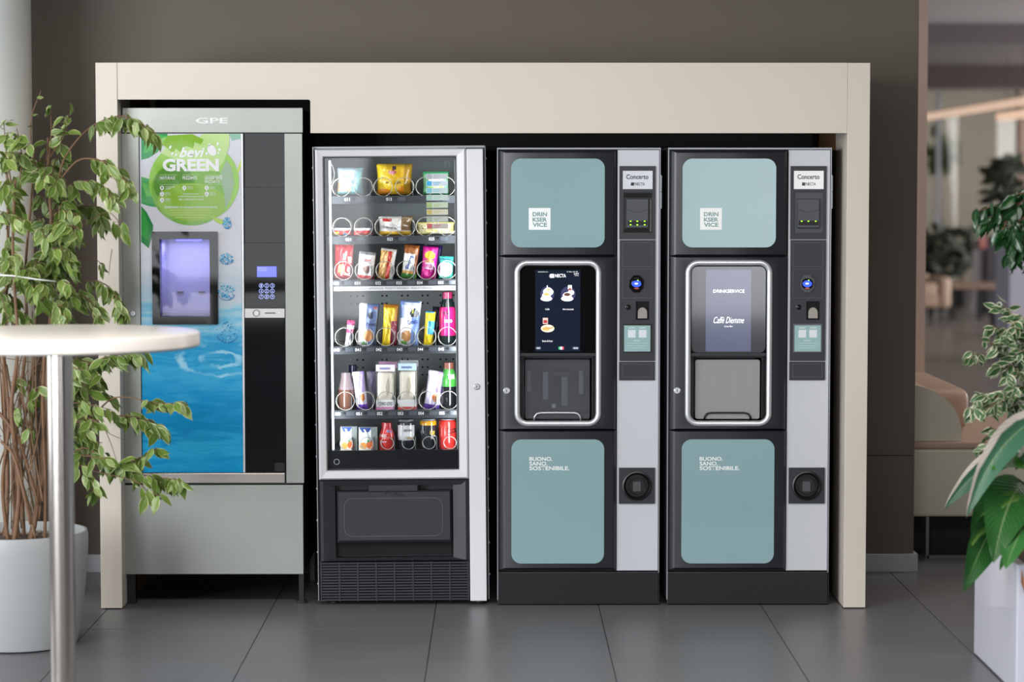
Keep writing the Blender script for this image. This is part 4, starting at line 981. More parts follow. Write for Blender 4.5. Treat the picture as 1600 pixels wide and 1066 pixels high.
# first shelf
pouch('crisps_bag', 'pale pastel crisps bag, leftmost on the top shelf of the snack machine', (526, 262, 568, 304.5), ['#a9bcc6', '#e2e6ea', '#d8b68f', '#86bfc2', '#4c5a66'],
      lambda u, v: 1 if inell(u, v, .36, .68, .3, .17) else 2 if (u < .55 and .12 < v < .45) else 3 if v < .3 or u > .75 else 0, 0.028, 0, texts=(('CRISPS', .16, .62, .56, .72, '#4c5a66', 0),))
pouch('crisps_bag', 'bright yellow crisps bag in the middle of the top shelf of the snack machine', (588, 256, 645, 304.5), ['#e2b312', '#f5cf2c', '#b5871a', '#3a2a3a', '#b23a52', '#e08a1c'],
      lambda u, v: 3 if inell(u, v, .5, .87, .07, .06) else 4 if inell(u, v, .45, .73, .13, .06) else 2 if u > .78 else 5 if inell(u, v, .2, .1, .2, .1) or inell(u, v, .75, .16, .16, .12) else 1 if (u + v * .3) < .55 else 0, 0.03,
      texts=(('FONZIES', .28, .36, .68, .43, '#1c1a1a', 0),))
pouch('crisps_bag', 'green and white crisps bag behind the stickers on the glass', (660, 268, 702, 304.5), ['#7fc08f', '#a8cf6c', '#dfe9e4', '#3f9f6a'],
      lambda u, v: 3 if v < .12 or v > .9 else 2 if inell(u, v, .5, .7, .3, .15) else 1 if inell(u, v, .5, .38, .35, .16) else 0, 0.026)
# second shelf
for x0, x1, lb in ((520, 550, 'red and white flat wafer pack at the left end of the second shelf'), (552, 582, 'red flat wafer pack second from the left on the second shelf')):
    pouch('wafer_pack', lb, (x0, 356, x1, 368), ['#d8362c', '#e8e8ea', '#5aa6c8', '#e8c13a'],
          lambda u, v, x0=x0: 1 if v > .66 else 3 if (u < .35 and v < .5 and x0 < 540) else 2 if (.55 < u < .8 and v < .35 and x0 < 540) else 0, 0.02, nv=12)
pouch('biscuit_bag', 'white and yellow biscuit bag in the middle of the second shelf', (591, 338, 646, 368.3), ['#e6e3dc', '#e3b63a', '#8f7350', '#c8383c', '#f4f2ee'],
      lambda u, v: 2 if u > .66 and v > .25 else 1 if v < .22 else 3 if (.12 < u < .4 and .74 < v < .88) else 4 if inell(u, v, .62, .5, .14, .2) else 0, 0.026, texts=(('Grancereale', .12, .36, .62, .5, '#5a5a58', -8),))
pouch('biscuit_pack', 'pale yellow cracker pack at the right end of the second shelf', (650, 347, 711.5, 366.5), ['#e9d98a', '#f0e7b8', '#8a6a2c', '#f5f0d8'],
      lambda u, v: 2 if any(inell(u, v, .16 + a_, .5 + b_, .016, .05) for a_, b_ in ((0, 0), (.04, .2), (-.04, .2), (.04, -.2), (-.04, -.2))) else 1 if inell(u, v, .16, .5, .11, .38) else 3 if v < .25 and u > .35 else 0, 0.022, nu=36, nv=14)
# third shelf
pouch('wafer_packet', 'tall red chocolate wafer packet, leftmost on the third shelf', (521, 380.5, 552, 437), ['#c62b30', '#a41f28', '#d8b26a', '#7fb0a8', '#e9c9c0'],
      lambda u, v: 4 if v > .95 else 2 if inell(u, v, .38, .3, .18, .13) else 3 if inell(u, v, .52, .64, .08, .1) else 1 if v < .45 else 0, 0.016, 2,
      texts=(('LOACKER', .62, .5, .95, .62, '#f0e6e0', 90), ('Kex', .5, .16, .95, .34, '#f0e6e0', 80)))
pouch('chocolate_bar', 'white and red chocolate bar, second on the third shelf', (556.5, 393, 584, 437), ['#e4e2df', '#d2241f', '#6b3d2c', '#f3f1ee', '#8c8c8e'],
      lambda u, v: 1 if v < .17 else 2 if inell(u, v, .55, .36, .2, .14) else 4 if v > .9 else 3 if v > .55 else 0, 0.014, 6, texts=(('kinder', .2, .66, .75, .76, '#c2342c', 0),))
pouch('cereal_bar', 'tan cereal bar with red stripe, third on the third shelf', (589, 388, 614, 436.5), ['#d9a860', '#c3302b', '#e6e0da', '#a86e38', '#e8c080'],
      lambda u, v: 2 if v > .92 else 1 if .48 < u < .7 else 2 if u > .8 else (3 if (int(u * 20) * 7 + int(v * 20) * 3) % 5 == 0 else 4 if (int(u * 20) + int(v * 20)) % 3 == 0 else 0), 0.014, 8)
pouch('cereal_bar', 'white and orange cereal bar with blue lettering, fourth on the third shelf', (626, 382, 650, 435.5), ['#e8e6e0', '#c2762c', '#4d8a3c', '#7a3f1c', '#e0a45a'],
      lambda u, v: (1 if (int(u * 18) + int(v * 26)) % 2 else 3) if v > .74 else 2 if v < .16 else 3 if u > .76 else 4 if (v < .24) else 0, 0.014, 7, texts=(('Fitness', .02, .4, .9, .56, '#2a54a8', 80),))
pouch('candy_packet', 'magenta candy packet, fifth on the third shelf', (656.5, 384, 681, 436.5), ['#cf1f8c', '#f2b21c', '#e3d8e6', '#7a1560', '#f0952a'],
      lambda u, v: 1 if inell(u, v, .5, .72, .36, .12) else 2 if .3 < v < .5 and .2 < u < .85 else 4 if inell(u, v, .5, .54, .3, .06) else 3 if v > .95 else 0, 0.014, 5, texts=(('FRUIT', .2, .34, .84, .46, '#cf1f8c', 0),))
pouch('gum_packet', 'white and turquoise gum packet at the right end of the third shelf', (685, 400.5, 708.5, 435.5), ['#3fb8a6', '#f0f2f1', '#22305a', '#d03a7a', '#e5c640'],
      lambda u, v: 1 if inell(u, v, .45, .42, .5, .33) else 4 if inell(u, v, .5, .55, .25, .05) else 0, 0.012, 2, texts=(('Daygum', .08, .8, .95, .93, '#22305a', 0), ('fresh', .5, .3, .9, .36, '#d03a7a', 0)))
pouch('candy_packet', 'dark navy packet standing behind the white and orange cereal bar', (630, 380.5, 660, 436), ['#1b2246', '#27305c'], lambda u, v: 1 if v > .8 else 0, 0.014, 3, Y=YG + 0.10)
pouch('candy_packet', 'dark blue packet standing behind the magenta candy packet', (664, 383, 688, 436), ['#1d2a6a', '#3a2a78'], lambda u, v: 1 if u > .6 else 0, 0.014, 4, Y=YG + 0.10)
# fourth shelf
pouch('croissant_packet', 'small pink and white packet, leftmost on the fourth shelf', (538.5, 500, 551, 540.5), ['#d8d4dc', '#c2507c', '#e9e6ea'], lambda u, v: 1 if v > .82 or .5 < v < .66 else 2 if u < .5 else 0, 0.012, 6)
pouch('croissant_packet', 'blue and white croissant packet, second on the fourth shelf', (557, 474, 589, 541), ['#6678a6', '#e8e9ec', '#1e2434', '#c98a55', '#6fae5c', '#d9633a'],
      lambda u, v: 4 if inell(u, v, .35, .06, .14, .04) else 3 if inell(u, v, .55, .25, .28, .13) else 2 if inell(u, v, .6, .74, .15, .09) else 5 if inell(u, v, .8, .9, .08, .03) else 1 if u < .38 + .2 * (v < .4) else 0, 0.022, 4, texts=(('Cornetto', .42, .48, .92, .57, '#1e2434', 8),))
pouch('candy_packet', 'yellow and dark red packet, third on the fourth shelf', (596, 475.5, 620, 541.5), ['#d9b81c', '#8a1f3a', '#b5761f', '#efd23a'],
      lambda u, v: 1 if u > .58 and v < .6 else 2 if v > .93 or (v > .3 and u > .8) else 3 if (u + v) % .3 < .12 else 0, 0.018, 3)
pouch('croissant_packet', 'white and blue croissant packet, tallest on the fourth shelf', (620.5, 470, 654, 541), ['#eef0f3', '#7f9ad2', '#20242a', '#d49a62', '#7bbd63', '#d8e03a'],
      lambda u, v: 5 if (.6 < u < .68 and .72 < v < .8) else 2 if inell(u, v, .72, .74, .22, .09) else 4 if inell(u, v, .3, .07, .16, .04) else 3 if inell(u, v, .4, .23, .24, .12) else 1 if (u > .62 and v < .7) or (u < .22 and v > .6) or v > .95 else 0, 0.022, 4, texts=(('Cornetto', .42, .5, .9, .6, '#2c3e88', 14),))
pouch('wafer_bar', 'yellow and sky blue wafer bar, fifth on the fourth shelf', (661, 487, 677, 541), ['#f0d21a', '#4fb4dc', '#2e3a66', '#e6c016'], lambda u, v: 1 if (.36 < v < .72 and u > .32) or v > .95 or v < .05 else 0, 0.012, 4)
pouch('wafer_bar', 'dark packet standing behind the yellow and sky blue wafer bar', (671, 479, 684, 540), ['#20242e', '#4a5064'], lambda u, v: 1 if .5 < v < .62 else 0, 0.012, 5, Y=YG + 0.09)

def bottle(name, label, px, prof, zones, Y=None, cat='bottle', texts=(), rough=0.15, n=32):
    """prof: (radius fraction of half width, height fraction); zones: (height fraction up to, colour, part name)"""
    X0, X1, Z0, Z1 = RC((Y or YG + 0.03), *px); R_ = (X1 - X0) / 2; H = Z1 - Z0
    Yc = (Y or YG + 0.03)
    t = thing(name, label, cat, ((X0 + X1) / 2, Yc, Z0), GRP)
    lo = 0.0
    for hi, colr, pname in zones:
        pr = [(r_, h_) for r_, h_ in prof if lo - 1e-6 <= h_ <= hi + 1e-6]
        def rad(h):
            for (r0, h0), (r1, h1) in zip(prof, prof[1:]):
                if h0 <= h <= h1: return r0 + (r1 - r0) * (h - h0) / max(h1 - h0, 1e-6)
            return prof[-1][0]
        if not pr or pr[0][1] > lo + 1e-6: pr = [(rad(lo + 1e-5), lo)] + pr
        if pr[-1][1] < hi - 1e-6: pr.append((rad(hi - 1e-5), hi))
        M().lathe(((X0 + X1) / 2, Yc, Z0), [(max(r_, .01) * R_, h_ * H) for r_, h_ in pr], n).obj(pname, C(colr, rough, 0.5) if isinstance(colr, str) else colr, t, smooth=True)
        lo = hi
    xc = (X0 + X1) / 2
    for s_, u0, v0, u1, v1, colr, rot in texts:
        text(s_, C(colr, 0.4), t, X0 + u0 * 2 * R_, X0 + u1 * 2 * R_, Z0 + v0 * H, Z0 + v1 * H, Yc, 0.015, 0, rot=math.radians(rot),
             bend=lambda x: Yc - math.sqrt(max((R_ * 1.02) ** 2 - (x - xc) ** 2, 0)) - 0.0006)
    return t
BP = [(.9, 0), (1, .04), (1, .62), (.97, .66), (.72, .82), (.62, .86), (.62, .99), (.55, 1)]
bottle('soft_drink_bottle', 'dark bottle with bright pink label at the right end of the fourth shelf', (686, 456, 712.5, 541), BP, ((.2, '#15201f', 'bottle_base'), (.72, '#d31f6b', 'label'), (.88, '#15201f', 'bottle_neck'), (1, '#9c2a55', 'cap')),
       texts=(('TE', .25, .54, .6, .64, '#20242a', 20), ('zero', .3, .44, .78, .5, '#f0e8ee', 0)))
# fifth shelf
bottle('drink_bottle', 'brown bottle with pale top, leftmost on the fifth shelf', (528, 582, 554, 641), [(.92, 0), (1, .05), (1, .5), (.9, .62), (.7, .8), (.6, .99), (.5, 1)], ((.55, '#6b4a3c', 'body'), (1, '#8c7c7e', 'neck')))
bottle('drink_bottle', 'dark bottle with navy cap standing behind the brown one', (541, 570, 562, 640), BP, ((.84, '#4c4a58', 'body'), (1, '#1a2450', 'cap')), Y=YG + 0.12)
for px, tl, lb in (((556.5, 580, 576, 641), -6, 'white and purple croissant packet, second on the fifth shelf'), ((661, 579, 686, 641), 8, 'white and purple croissant packet beside the tea bottle on the fifth shelf')):
    pouch('croissant_packet', lb, px, ['#ddd6ea', '#6a3fa8', '#cf7a3c', '#a58fc8', '#f2f0f4'],
          lambda u, v: 1 if v < .17 else 2 if inell(u, v, .66, .34, .2, .1) else 3 if (u > .6 and v > .45) else 4 if v > .9 else 0, 0.018, tl)
pouch('croissant_packet', 'grey-lilac packet half hidden behind the white and purple one on the fifth shelf', (573, 580, 588, 640), ['#a49cb4', '#8a7fa6'], lambda u, v: 1 if u > .5 else 0, 0.014, 0, Y=YG + 0.1)
CLEAR = glass_mat('clear_clamshell', (0.9, 0.92, 0.93), 1.05, (0.99, 0.99, 0.99), haze=0.02)
def sandwich(label, px, topc, lowc, name_, low_, Y):
    X0, X1, Z0, Z1 = RC(Y, *px); H = Z1 - Z0; W = X1 - X0
    t = thing('sandwich_box', label, 'sandwich', ((X0 + X1) / 2, Y + 0.03, Z0), GRP)
    M().loft([(X0, X1, Z0, Z1 - 0.006, Y), (X0 + 0.002, X1 - 0.001, Z0, Z1, Y + 0.004), (X0 + 0.004, X1 + 0.006, Z0, Z1 + 0.006, Y + 0.055)]).obj('clear_shell', CLEAR, t)
    m = M().box(X0 + 0.006, X1 - 0.006, Y + 0.006, Y + 0.05, Z0 + 0.012, Z0 + H * 0.83, 0.012, 3); m.obj('bread', mat('white_bread', '#e9e2d0', 0.7, var=0.12, scale=40, bump=0.3), t, smooth=True)
    fill = [(X0 + W * .62, Z0 + H * .7), (X0 + W * .7, Z0 + H * .5), (X0 + W * .58, Z0 + H * .3), (X0 + W * .5, Z0 + H * .5)]
    M().plate([fill], Y + 0.003, Y + 0.0059).obj('filling', C('#c9bfa6'), t)
    M().box(X0 + 0.001, X1 - 0.001, Y - 0.0012, Y - 0.0004, Z0 + H * .84, Z0 + H * .985).obj('label', C(topc), t)
    M().box(X0 + 0.001, X1 - 0.001, Y - 0.0012, Y - 0.0004, Z0 + 0.001, Z0 + H * .07).obj('label', C(lowc), t)
    M().box(X0 + 0.001, X1 - 0.001, Y - 0.0012, Y - 0.0004, Z0 + H * .071, Z0 + H * .22).obj('label', C('#e8e8e8'), t)
    text(name_, C('#3050a0'), t, X0 + W * .2, X0 + W * .75, Z0 + H * .88, Z0 + H * .94, Y - 0.0018, 0.02)
    if low_: text(low_, C('#3a3a3a'), t, X0 + W * .12, X0 + W * .86, Z0 + H * .1, Z0 + H * .18, Y - 0.0018, 0.02)
    return t
sandwich('sandwich box with pink edged label in front, on the fifth shelf', (587, 569, 617.5, 641), '#ece4ea', '#d683b4', 'tramezzino', 'TONNO UOVO', YG)
sandwich('sandwich box with pale blue label in front, on the fifth shelf', (621.5, 567, 651, 641), '#c2dbe6', '#c8403c', 'tramezzino', '', YG)
sandwich('sandwich box standing behind the pink labelled one', (592, 564, 621, 638), '#d9a3c6', '#d683b4', 'tramezzino', '', YG + 0.075)
sandwich('sandwich box standing behind the blue labelled one', (625, 562, 654, 638), '#cfd6d8', '#c8403c', 'tramezzino', '', YG + 0.075)
bottle('tea_bottle', 'dark tea bottle with green label at the right end of the fifth shelf', (688, 566, 714.5, 641), BP, ((.5, '#14161a', 'body'), (.86, '#3f8f3a', 'label'), (1, '#7a4a3e', 'cap')), texts=(('tea', .45, .66, .85, .78, '#dfe8d8', 0),))
# bottom shelf
def juice(label, px):
    X0, X1, Z0, Z1 = RC(YG, *px); W, H = X1 - X0, Z1 - Z0
    t = thing('juice_carton', label, 'juice carton', ((X0 + X1) / 2, YG + 0.02, Z0), GRP)
    M().box(X0, X1, YG, YG + 0.042, Z0, Z1, 0.001).obj('carton', C('#b9c2bd'), t)
    xs = X0 + W * .66
    M().box(X0 + 0.0005, xs, YG - 0.0009, YG - 0.0003, Z0 + 0.001, Z1 - 0.001).obj('front_print', C('#dfe3e0'), t)
    M().box(xs + 0.0005, X1 - 0.0005, YG - 0.0009, YG - 0.0003, Z0 + 0.001, Z1 - 0.001).obj('side_print', C('#7d8683'), t)
    M().plate([[(X0 + W * .02, Z1 - 0.001), (X0 + W * .7, Z1 - 0.001), (X0 + W * .55, Z1 - H * .2), (X0 + W * .2, Z1 - H * .22)]], YG - 0.0014, YG - 0.001).obj('blue_print', C('#2c4a8c'), t)
    M().plate([ell(X0 + W * .62, Z0 + H * .24, W * .2, H * .18)], YG - 0.002, YG - 0.001).obj('fruit_print', C('#c8602a'), t)
    M().plate([ell(X0 + W * .25, Z0 + H * .2, W * .2, H * .14)], YG - 0.0018, YG - 0.001).obj('fruit_print', C('#e8a04a'), t)
    M().plate([ell(X0 + W * .55, Z0 + H * .42, W * .1, H * .06, 14, 0.5)], YG - 0.0022, YG - 0.001).obj('leaf_print', C('#3c8a3c'), t)
    for o0 in (0, 0.0045):
        M().tube([(X0 + W * .28 + o0, YG - 0.003, Z1 - H * .08), (X0 + W * .42 + o0, YG - 0.003, Z1 - H * .35), (X0 + W * .6 + o0, YG - 0.003, Z1 - H * .62)], 0.0016, 6).obj('straw', C('#f0f1f1'), t, smooth='all')
    return t
juice('grey and white juice carton at the left end of the bottom shelf', (532, 667, 558, 704))
juice('grey and white juice carton second from the left on the bottom shelf', (560.5, 668, 589.5, 704))
bottle('yoghurt_drink', 'red drinking yoghurt bottle between the juice cartons and the cans', (592, 660, 617.5, 704), [(.9, 0), (1, .05), (1, .45), (.9, .6), (.66, .8), (.64, .99), (.6, 1)],
       ((.12, '#c8241f', 'bottle_base'), (.42, '#d8322c', 'label'), (.74, '#dd4038', 'shoulder'), (1, '#c2323a', 'cap')), texts=(('MILK', .52, .66, .85, .76, '#7fa0d8', 0), ('YOGURT', .04, .5, .5, .6, '#e8eef4', 0), ('fragola', .1, .3, .5, .37, '#e8eef4', 0)))
CAN = [(.8, 0), (.97, .05), (1, .08), (1, .9), (.86, .965), (.84, .99), (.88, 1)]
bottle('drink_can', 'white and black drink can, first of the three cans', (621.5, 655, 648, 703.5), CAN, ((.34, '#1b1f2c', 'can_base'), (.82, '#d3d5d6', 'label'), (.93, '#2a2c33', 'can_shoulder'), (1, '#8f9296', 'rim')), cat='can', rough=0.2, texts=(('LIMONATA', .36, .62, .86, .69, '#20232c', 0), ('lemon', .56, .38, .95, .46, '#c99a1c', 0)))
bottle('drink_can', 'black drink can with orange top, middle one of the three cans', (656, 654, 682, 703.5), CAN, ((.8, '#23262b', 'label'), (.94, '#e2a012', 'can_shoulder'), (1, '#8f9296', 'rim')), cat='can', rough=0.2, texts=(('OR', .62, .5, .92, .64, '#e3c23a', -15), ('SO', .7, .36, .96, .5, '#e8e6e0', -15), ('L 6', .08, .55, .3, .63, '#a8aaac', 0)))
bottle('drink_can', 'red cola can with black script, last of the three cans', (685.5, 654, 713, 702.5), CAN, ((.04, '#8f9296', 'can_base'), (.96, '#d6322c', 'label'), (1, '#8f9296', 'rim')), cat='can', rough=0.2, texts=(('Coca', .46, .54, .98, .76, '#1a1214', 10),))

# =================================================================== high table in front
YTB = 7.06
tc_ = P(93, 519, YTB)
tb = thing('bar_table', 'round white topped bar table on a polished steel column, in front of the ficus', 'table', (tc_.x, YTB, 0))
R_T = 0.40
M().lathe((tc_.x, YTB, tc_.z), [(0.02, -0.043), (R_T - 0.012, -0.043), (R_T - 0.004, -0.041), (R_T, -0.036), (R_T, -0.005), (R_T - 0.002, -0.001), (R_T - 0.006, 0.0)], 96).obj('tabletop', mat('table_white', '#e6e0da', 0.22, var=0.015, scale=2), tb, smooth=True)
M().lathe((tc_.x, YTB, 0.018), [(0.0365, 0), (0.0365, tc_.z - 0.0435 - 0.018 - 0.01), (0.055, tc_.z - 0.0435 - 0.018 - 0.009), (0.055, tc_.z - 0.0435 - 0.018)], 48).obj('column', POLISHED, tb, smooth=True)
M().lathe((tc_.x, YTB, 0), [(0.225, 0), (0.225, 0.008), (0.05, 0.0175), (0.037, 0.0178)], 64).obj('base', POLISHED, tb, smooth=True)

# =================================================================== leaves
def leaf_template(name, m, width=0.24, fold=0.22, curl=0.22, rows=None):
    rows = rows or ((0.0, .03), (.08, .28), (.22, .74), (.4, 1.0), (.58, .93), (.75, .62), (.88, .26), (1.0, .0))
    bm = bmesh.new(); uvl = bm.loops.layers.uv.new('UVMap'); g = []
    for v, w_ in rows:
        row = []
        for u in (-1, -0.5, 0, 0.5, 1):
            z = fold * width * abs(u) * w_ - curl * v * v + 0.03 * math.sin(9 * v) * abs(u)
            row.append((bm.verts.new((u * w_ * width, v, z)), (u * 0.5 + 0.5, v)))
        g.append(row)
    for a_, b_ in zip(g, g[1:]):
        for i in range(4):
            vs = (a_[i], a_[i + 1], b_[i + 1], b_[i])
            f = bm.faces.new([q[0] for q in vs]); f.smooth = True
            for lp, q in zip(f.loops, vs): lp[uvl].uv = q[1]
    me = bpy.data.meshes.new(name); bm.to_mesh(me); bm.free(); me.materials.append(m)
    return me
def leaf_material(key, g0, g1, margin=None, mw=0.22, rough=0.35, transl=0.25, veins=0.0, one_side=False):
    m = bpy.data.materials.new(key); m.use_nodes = True; nt = m.node_tree; N = nt.nodes; L = nt.links
    b = N['Principled BSDF']; b.inputs['Roughness'].default_value = rough
    oi = N.new('ShaderNodeObjectInfo'); tc = N.new('ShaderNodeTexCoord')
    nz = N.new('ShaderNodeTexNoise'); nz.inputs['Scale'].default_value = 5.0; L.new(tc.outputs['Object'], nz.inputs['Vector'])
    ad = N.new('ShaderNodeMath'); ad.operation = 'MULTIPLY_ADD'; ad.inputs[1].default_value = 0.6; L.new(oi.outputs['Random'], ad.inputs[0])
    mu = N.new('ShaderNodeMath'); mu.operation = 'MULTIPLY'; mu.inputs[1].default_value = 0.5; L.new(nz.outputs['Fac'], mu.inputs[0]); L.new(mu.outputs[0], ad.inputs[2])
    mx = N.new('ShaderNodeMix'); mx.data_type = 'RGBA'; mx.inputs['A'].default_value = lin(g0); mx.inputs['B'].default_value = lin(g1); L.new(ad.outputs[0], mx.inputs['Factor'])
    out = mx.outputs['Result']
    sx = N.new('ShaderNodeSeparateXYZ'); L.new(tc.outputs['UV'], sx.inputs[0])
    a1 = N.new('ShaderNodeMath'); a1.operation = 'MULTIPLY_ADD'; a1.inputs[1].default_value = 2; a1.inputs[2].default_value = -1; L.new(sx.outputs['X'], a1.inputs[0])
    ab = N.new('ShaderNodeMath'); ab.operation = 'ABSOLUTE'; L.new(a1.outputs[0], ab.inputs[0])
    if margin:
        n2 = N.new('ShaderNodeTexNoise'); n2.inputs['Scale'].default_value = 9.0; L.new(tc.outputs['Object'], n2.inputs['Vector'])
        s2 = N.new('ShaderNodeMath'); s2.operation = 'MULTIPLY_ADD'; s2.inputs[1].default_value = 0.5; L.new(n2.outputs['Fac'], s2.inputs[0]); L.new((a1 if one_side else ab).outputs[0], s2.inputs[2])
        mr = N.new('ShaderNodeMapRange'); mr.inputs['From Min'].default_value = 1.25 - mw - 0.06; mr.inputs['From Max'].default_value = 1.25 - mw + 0.06; L.new(s2.outputs[0], mr.inputs['Value'])
        m2 = N.new('ShaderNodeMix'); m2.data_type = 'RGBA'; m2.inputs['B'].default_value = lin(margin); L.new(mr.outputs[0], m2.inputs['Factor']); L.new(out, m2.inputs['A']); out = m2.outputs['Result']
    # pale midrib
    mr3 = N.new('ShaderNodeMapRange'); mr3.inputs['From Min'].default_value = 0.06; mr3.inputs['From Max'].default_value = 0.0; mr3.inputs['To Max'].default_value = 0.45; L.new(ab.outputs[0], mr3.inputs['Value'])
    m4 = N.new('ShaderNodeMix'); m4.data_type = 'RGBA'; m4.inputs['B'].default_value = lin('#a9bf86'); L.new(mr3.outputs[0], m4.inputs['Factor']); L.new(out, m4.inputs['A']); out = m4.outputs['Result']
    L.new(out, b.inputs['Base Color'])
    if veins:
        wv = N.new('ShaderNodeTexWave'); wv.inputs['Scale'].default_value = 5.5; wv.inputs['Distortion'].default_value = 0.3; wv.bands_direction = 'Y'
        cb = N.new('ShaderNodeCombineXYZ'); sk = N.new('ShaderNodeMath'); sk.operation = 'MULTIPLY_ADD'; sk.inputs[1].default_value = -0.25; L.new(ab.outputs[0], sk.inputs[0]); L.new(sx.outputs['Y'], sk.inputs[2]); L.new(sk.outputs[0], cb.inputs['Y'])
        L.new(cb.outputs[0], wv.inputs['Vector']); bp = N.new('ShaderNodeBump'); bp.inputs['Strength'].default_value = veins; bp.inputs['Distance'].default_value = 0.004; L.new(wv.outputs['Fac'], bp.inputs['Height']); L.new(bp.outputs[0], b.inputs['Normal'])
    tr = N.new('ShaderNodeBsdfTranslucent'); L.new(out, tr.inputs['Color'])
    ms = N.new('ShaderNodeMixShader'); ms.inputs['Fac'].default_value = transl; L.new(b.outputs[0], ms.inputs[1]); L.new(tr.outputs[0], ms.inputs[2])
    L.new(ms.outputs[0], N['Material Output'].inputs['Surface'])
    return m
LM_FIC = leaf_material('ficus_leaf', '#45641f', '#7b9440', '#bcc283', 0.13, transl=0.2)
LM_FIC2 = leaf_material('ficus_leaf_pale', '#668244', '#94a862', '#c9cd98', 0.16, transl=0.2)
LM_VAR = leaf_material('variegated_leaf', '#26502c', '#4c7445', '#d2d2b4', 0.29)
LM_DRK = leaf_material('dark_ficus_leaf', '#0e2f16', '#1f4c24', None, rough=0.25, transl=0.15)
LT = [leaf_template('leaf', LM_FIC, .23, .25, .2), leaf_template('leaf', LM_FIC, .26, .1, .35), leaf_template('leaf', LM_FIC2, .23, .4, .1), leaf_template('leaf', LM_FIC, .18, .3, .5), leaf_template('leaf', LM_FIC, .2, .6, .3)]
LV = [leaf_template('leaf', LM_VAR, .27, .2, .2), leaf_template('leaf', LM_VAR, .25, .35, .35), leaf_template('leaf', LM_VAR, .22, .1, .05)]
LD = [leaf_template('leaf', LM_DRK, .22, .25, .25), leaf_template('leaf', LM_DRK, .2, .35, .45)]
BARK = mat('ficus_bark', '#6d5039', 0.7, var=0.25, scale=40, bump=0.5)
TWIG = mat('ficus_twig', '#6e533b', 0.7, var=0.2, scale=30)

def leaf_matrix(base, d, n, ln):
    d = d.normalized(); n = (n - d * n.dot(d))
    if n.length < 1e-4: n = d.orthogonal()
    n.normalize(); x = d.cross(n)
    mt = Matrix((x * ln, d * ln, n * ln)).transposed().to_4x4(); mt.translation = base
    return mt
def curve_pts(pts, n):
    """smooth polyline through the points"""
    out = []; k = len(pts)
    for i in range(k - 1):
        p0, p1, p2, p3 = pts[max(i - 1, 0)], pts[i], pts[i + 1], pts[min(i + 2, k - 1)]
        for j in range(n):
            t = j / n
            out.append(0.5 * ((2 * p1) + (p2 - p0) * t + (2 * p0 - 5 * p1 + 4 * p2 - p3) * t * t + (3 * p1 - p0 - 3 * p2 + p3) * t ** 3))
    out.append(pts[-1]); return out
class Plant:
    def __init__(s, root, templates, ln, seed):
        s.root = root; s.tp = templates; s.ln = ln; s.leaves = []; s.r = random.Random(seed); s.twigs = M(); s.nt = 0; s.mult = 1.0
    def branch(s, px, ys, r0, r1, name=None, m=None):
        k = len(px); pts = [P(a_, b_, ys[0] + (ys[1] - ys[0]) * i / (k - 1)) for i, (a_, b_) in enumerate(px)]
        c = curve_pts(pts, 6); n = len(c)
        rad = [r0 + (r1 - r0) * i / (n - 1) for i in range(n)]
        if name: M().tube(c, rad, 7).obj(name, m or BARK, s.root, smooth='all')
        else: s.twigs.tube(c, rad, 5); s.nt += 1
        return c
    def leaf_at(s, p, t, droop=0.8, spread=0.55, size=1.0):
        r = s.r
        side = Vector((r.gauss(0, 1), r.gauss(0, 0.7), r.gauss(0, 0.4)))
        d = t * 0.45 + Vector((0, -0.1, -droop)) + side * spread
        n = Vector((r.gauss(0, .7), -0.85, 0.45 + r.gauss(0, .45)))
        s.leaves.append((leaf_matrix(p, d, n, s.ln * size * r.uniform(0.72, 1.18)), r.randrange(len(s.tp)), p.y))
    def spray(s, px, ys, n, r0=0.0035, start=0.3, droop=0.8, spread=0.55, size=1.0, name=None):
        c = s.branch(px, ys, r0, 0.0012, name, TWIG)
        m = len(c); n = round(n * s.mult)
        for i in range(n):
            f = start + (1 - start) * (i + s.r.random() * 0.8) / n
            k = min(int(f * (m - 1)), m - 2); p = c[k].lerp(c[k + 1], f * (m - 1) - k)
            t = (c[k + 1] - c[k]).normalized()
            st = p + Vector((s.r.gauss(0, .008), s.r.gauss(0, .012), s.r.gauss(0, .006)))
            s.twigs.tube([p, st], [0.0011, 0.0008], 3)
            s.leaf_at(st, t, droop, spread, size)
    def finish(s, limit=300, stem_name='twig'):
        s.twigs.obj(stem_name, TWIG, s.root, smooth='all')['kind'] = 'stuff'
        s.leaves.sort(key=lambda q: q[2])
        inv = Matrix.Translation(-ORG[s.root.name])
        for mt, k, _ in s.leaves[:limit]:
            o = bpy.data.objects.new('leaf', s.tp[k]); COL.objects.link(o); o.parent = s.root
            o.matrix_local = inv @ mt
        rest = s.leaves[limit:]
        if rest:
            bm = bmesh.new()
            for mt, k, _ in rest:
                tm = s.tp[k].copy(); tm.transform(inv @ mt)
                tm.polygons.foreach_set('material_index', [1 if s.tp[k].materials[0] is LM_FIC2 else 0] * len(tm.polygons))
                bm.from_mesh(tm); bpy.data.meshes.remove(tm)
            me = bpy.data.meshes.new('foliage'); bm.to_mesh(me); bm.free()
            me.materials.append(s.tp[0].materials[0]); me.materials.append(LM_FIC2)
            o = bpy.data.objects.new('foliage', me); COL.objects.link(o); o.parent = s.root; o['kind'] = 'stuff'

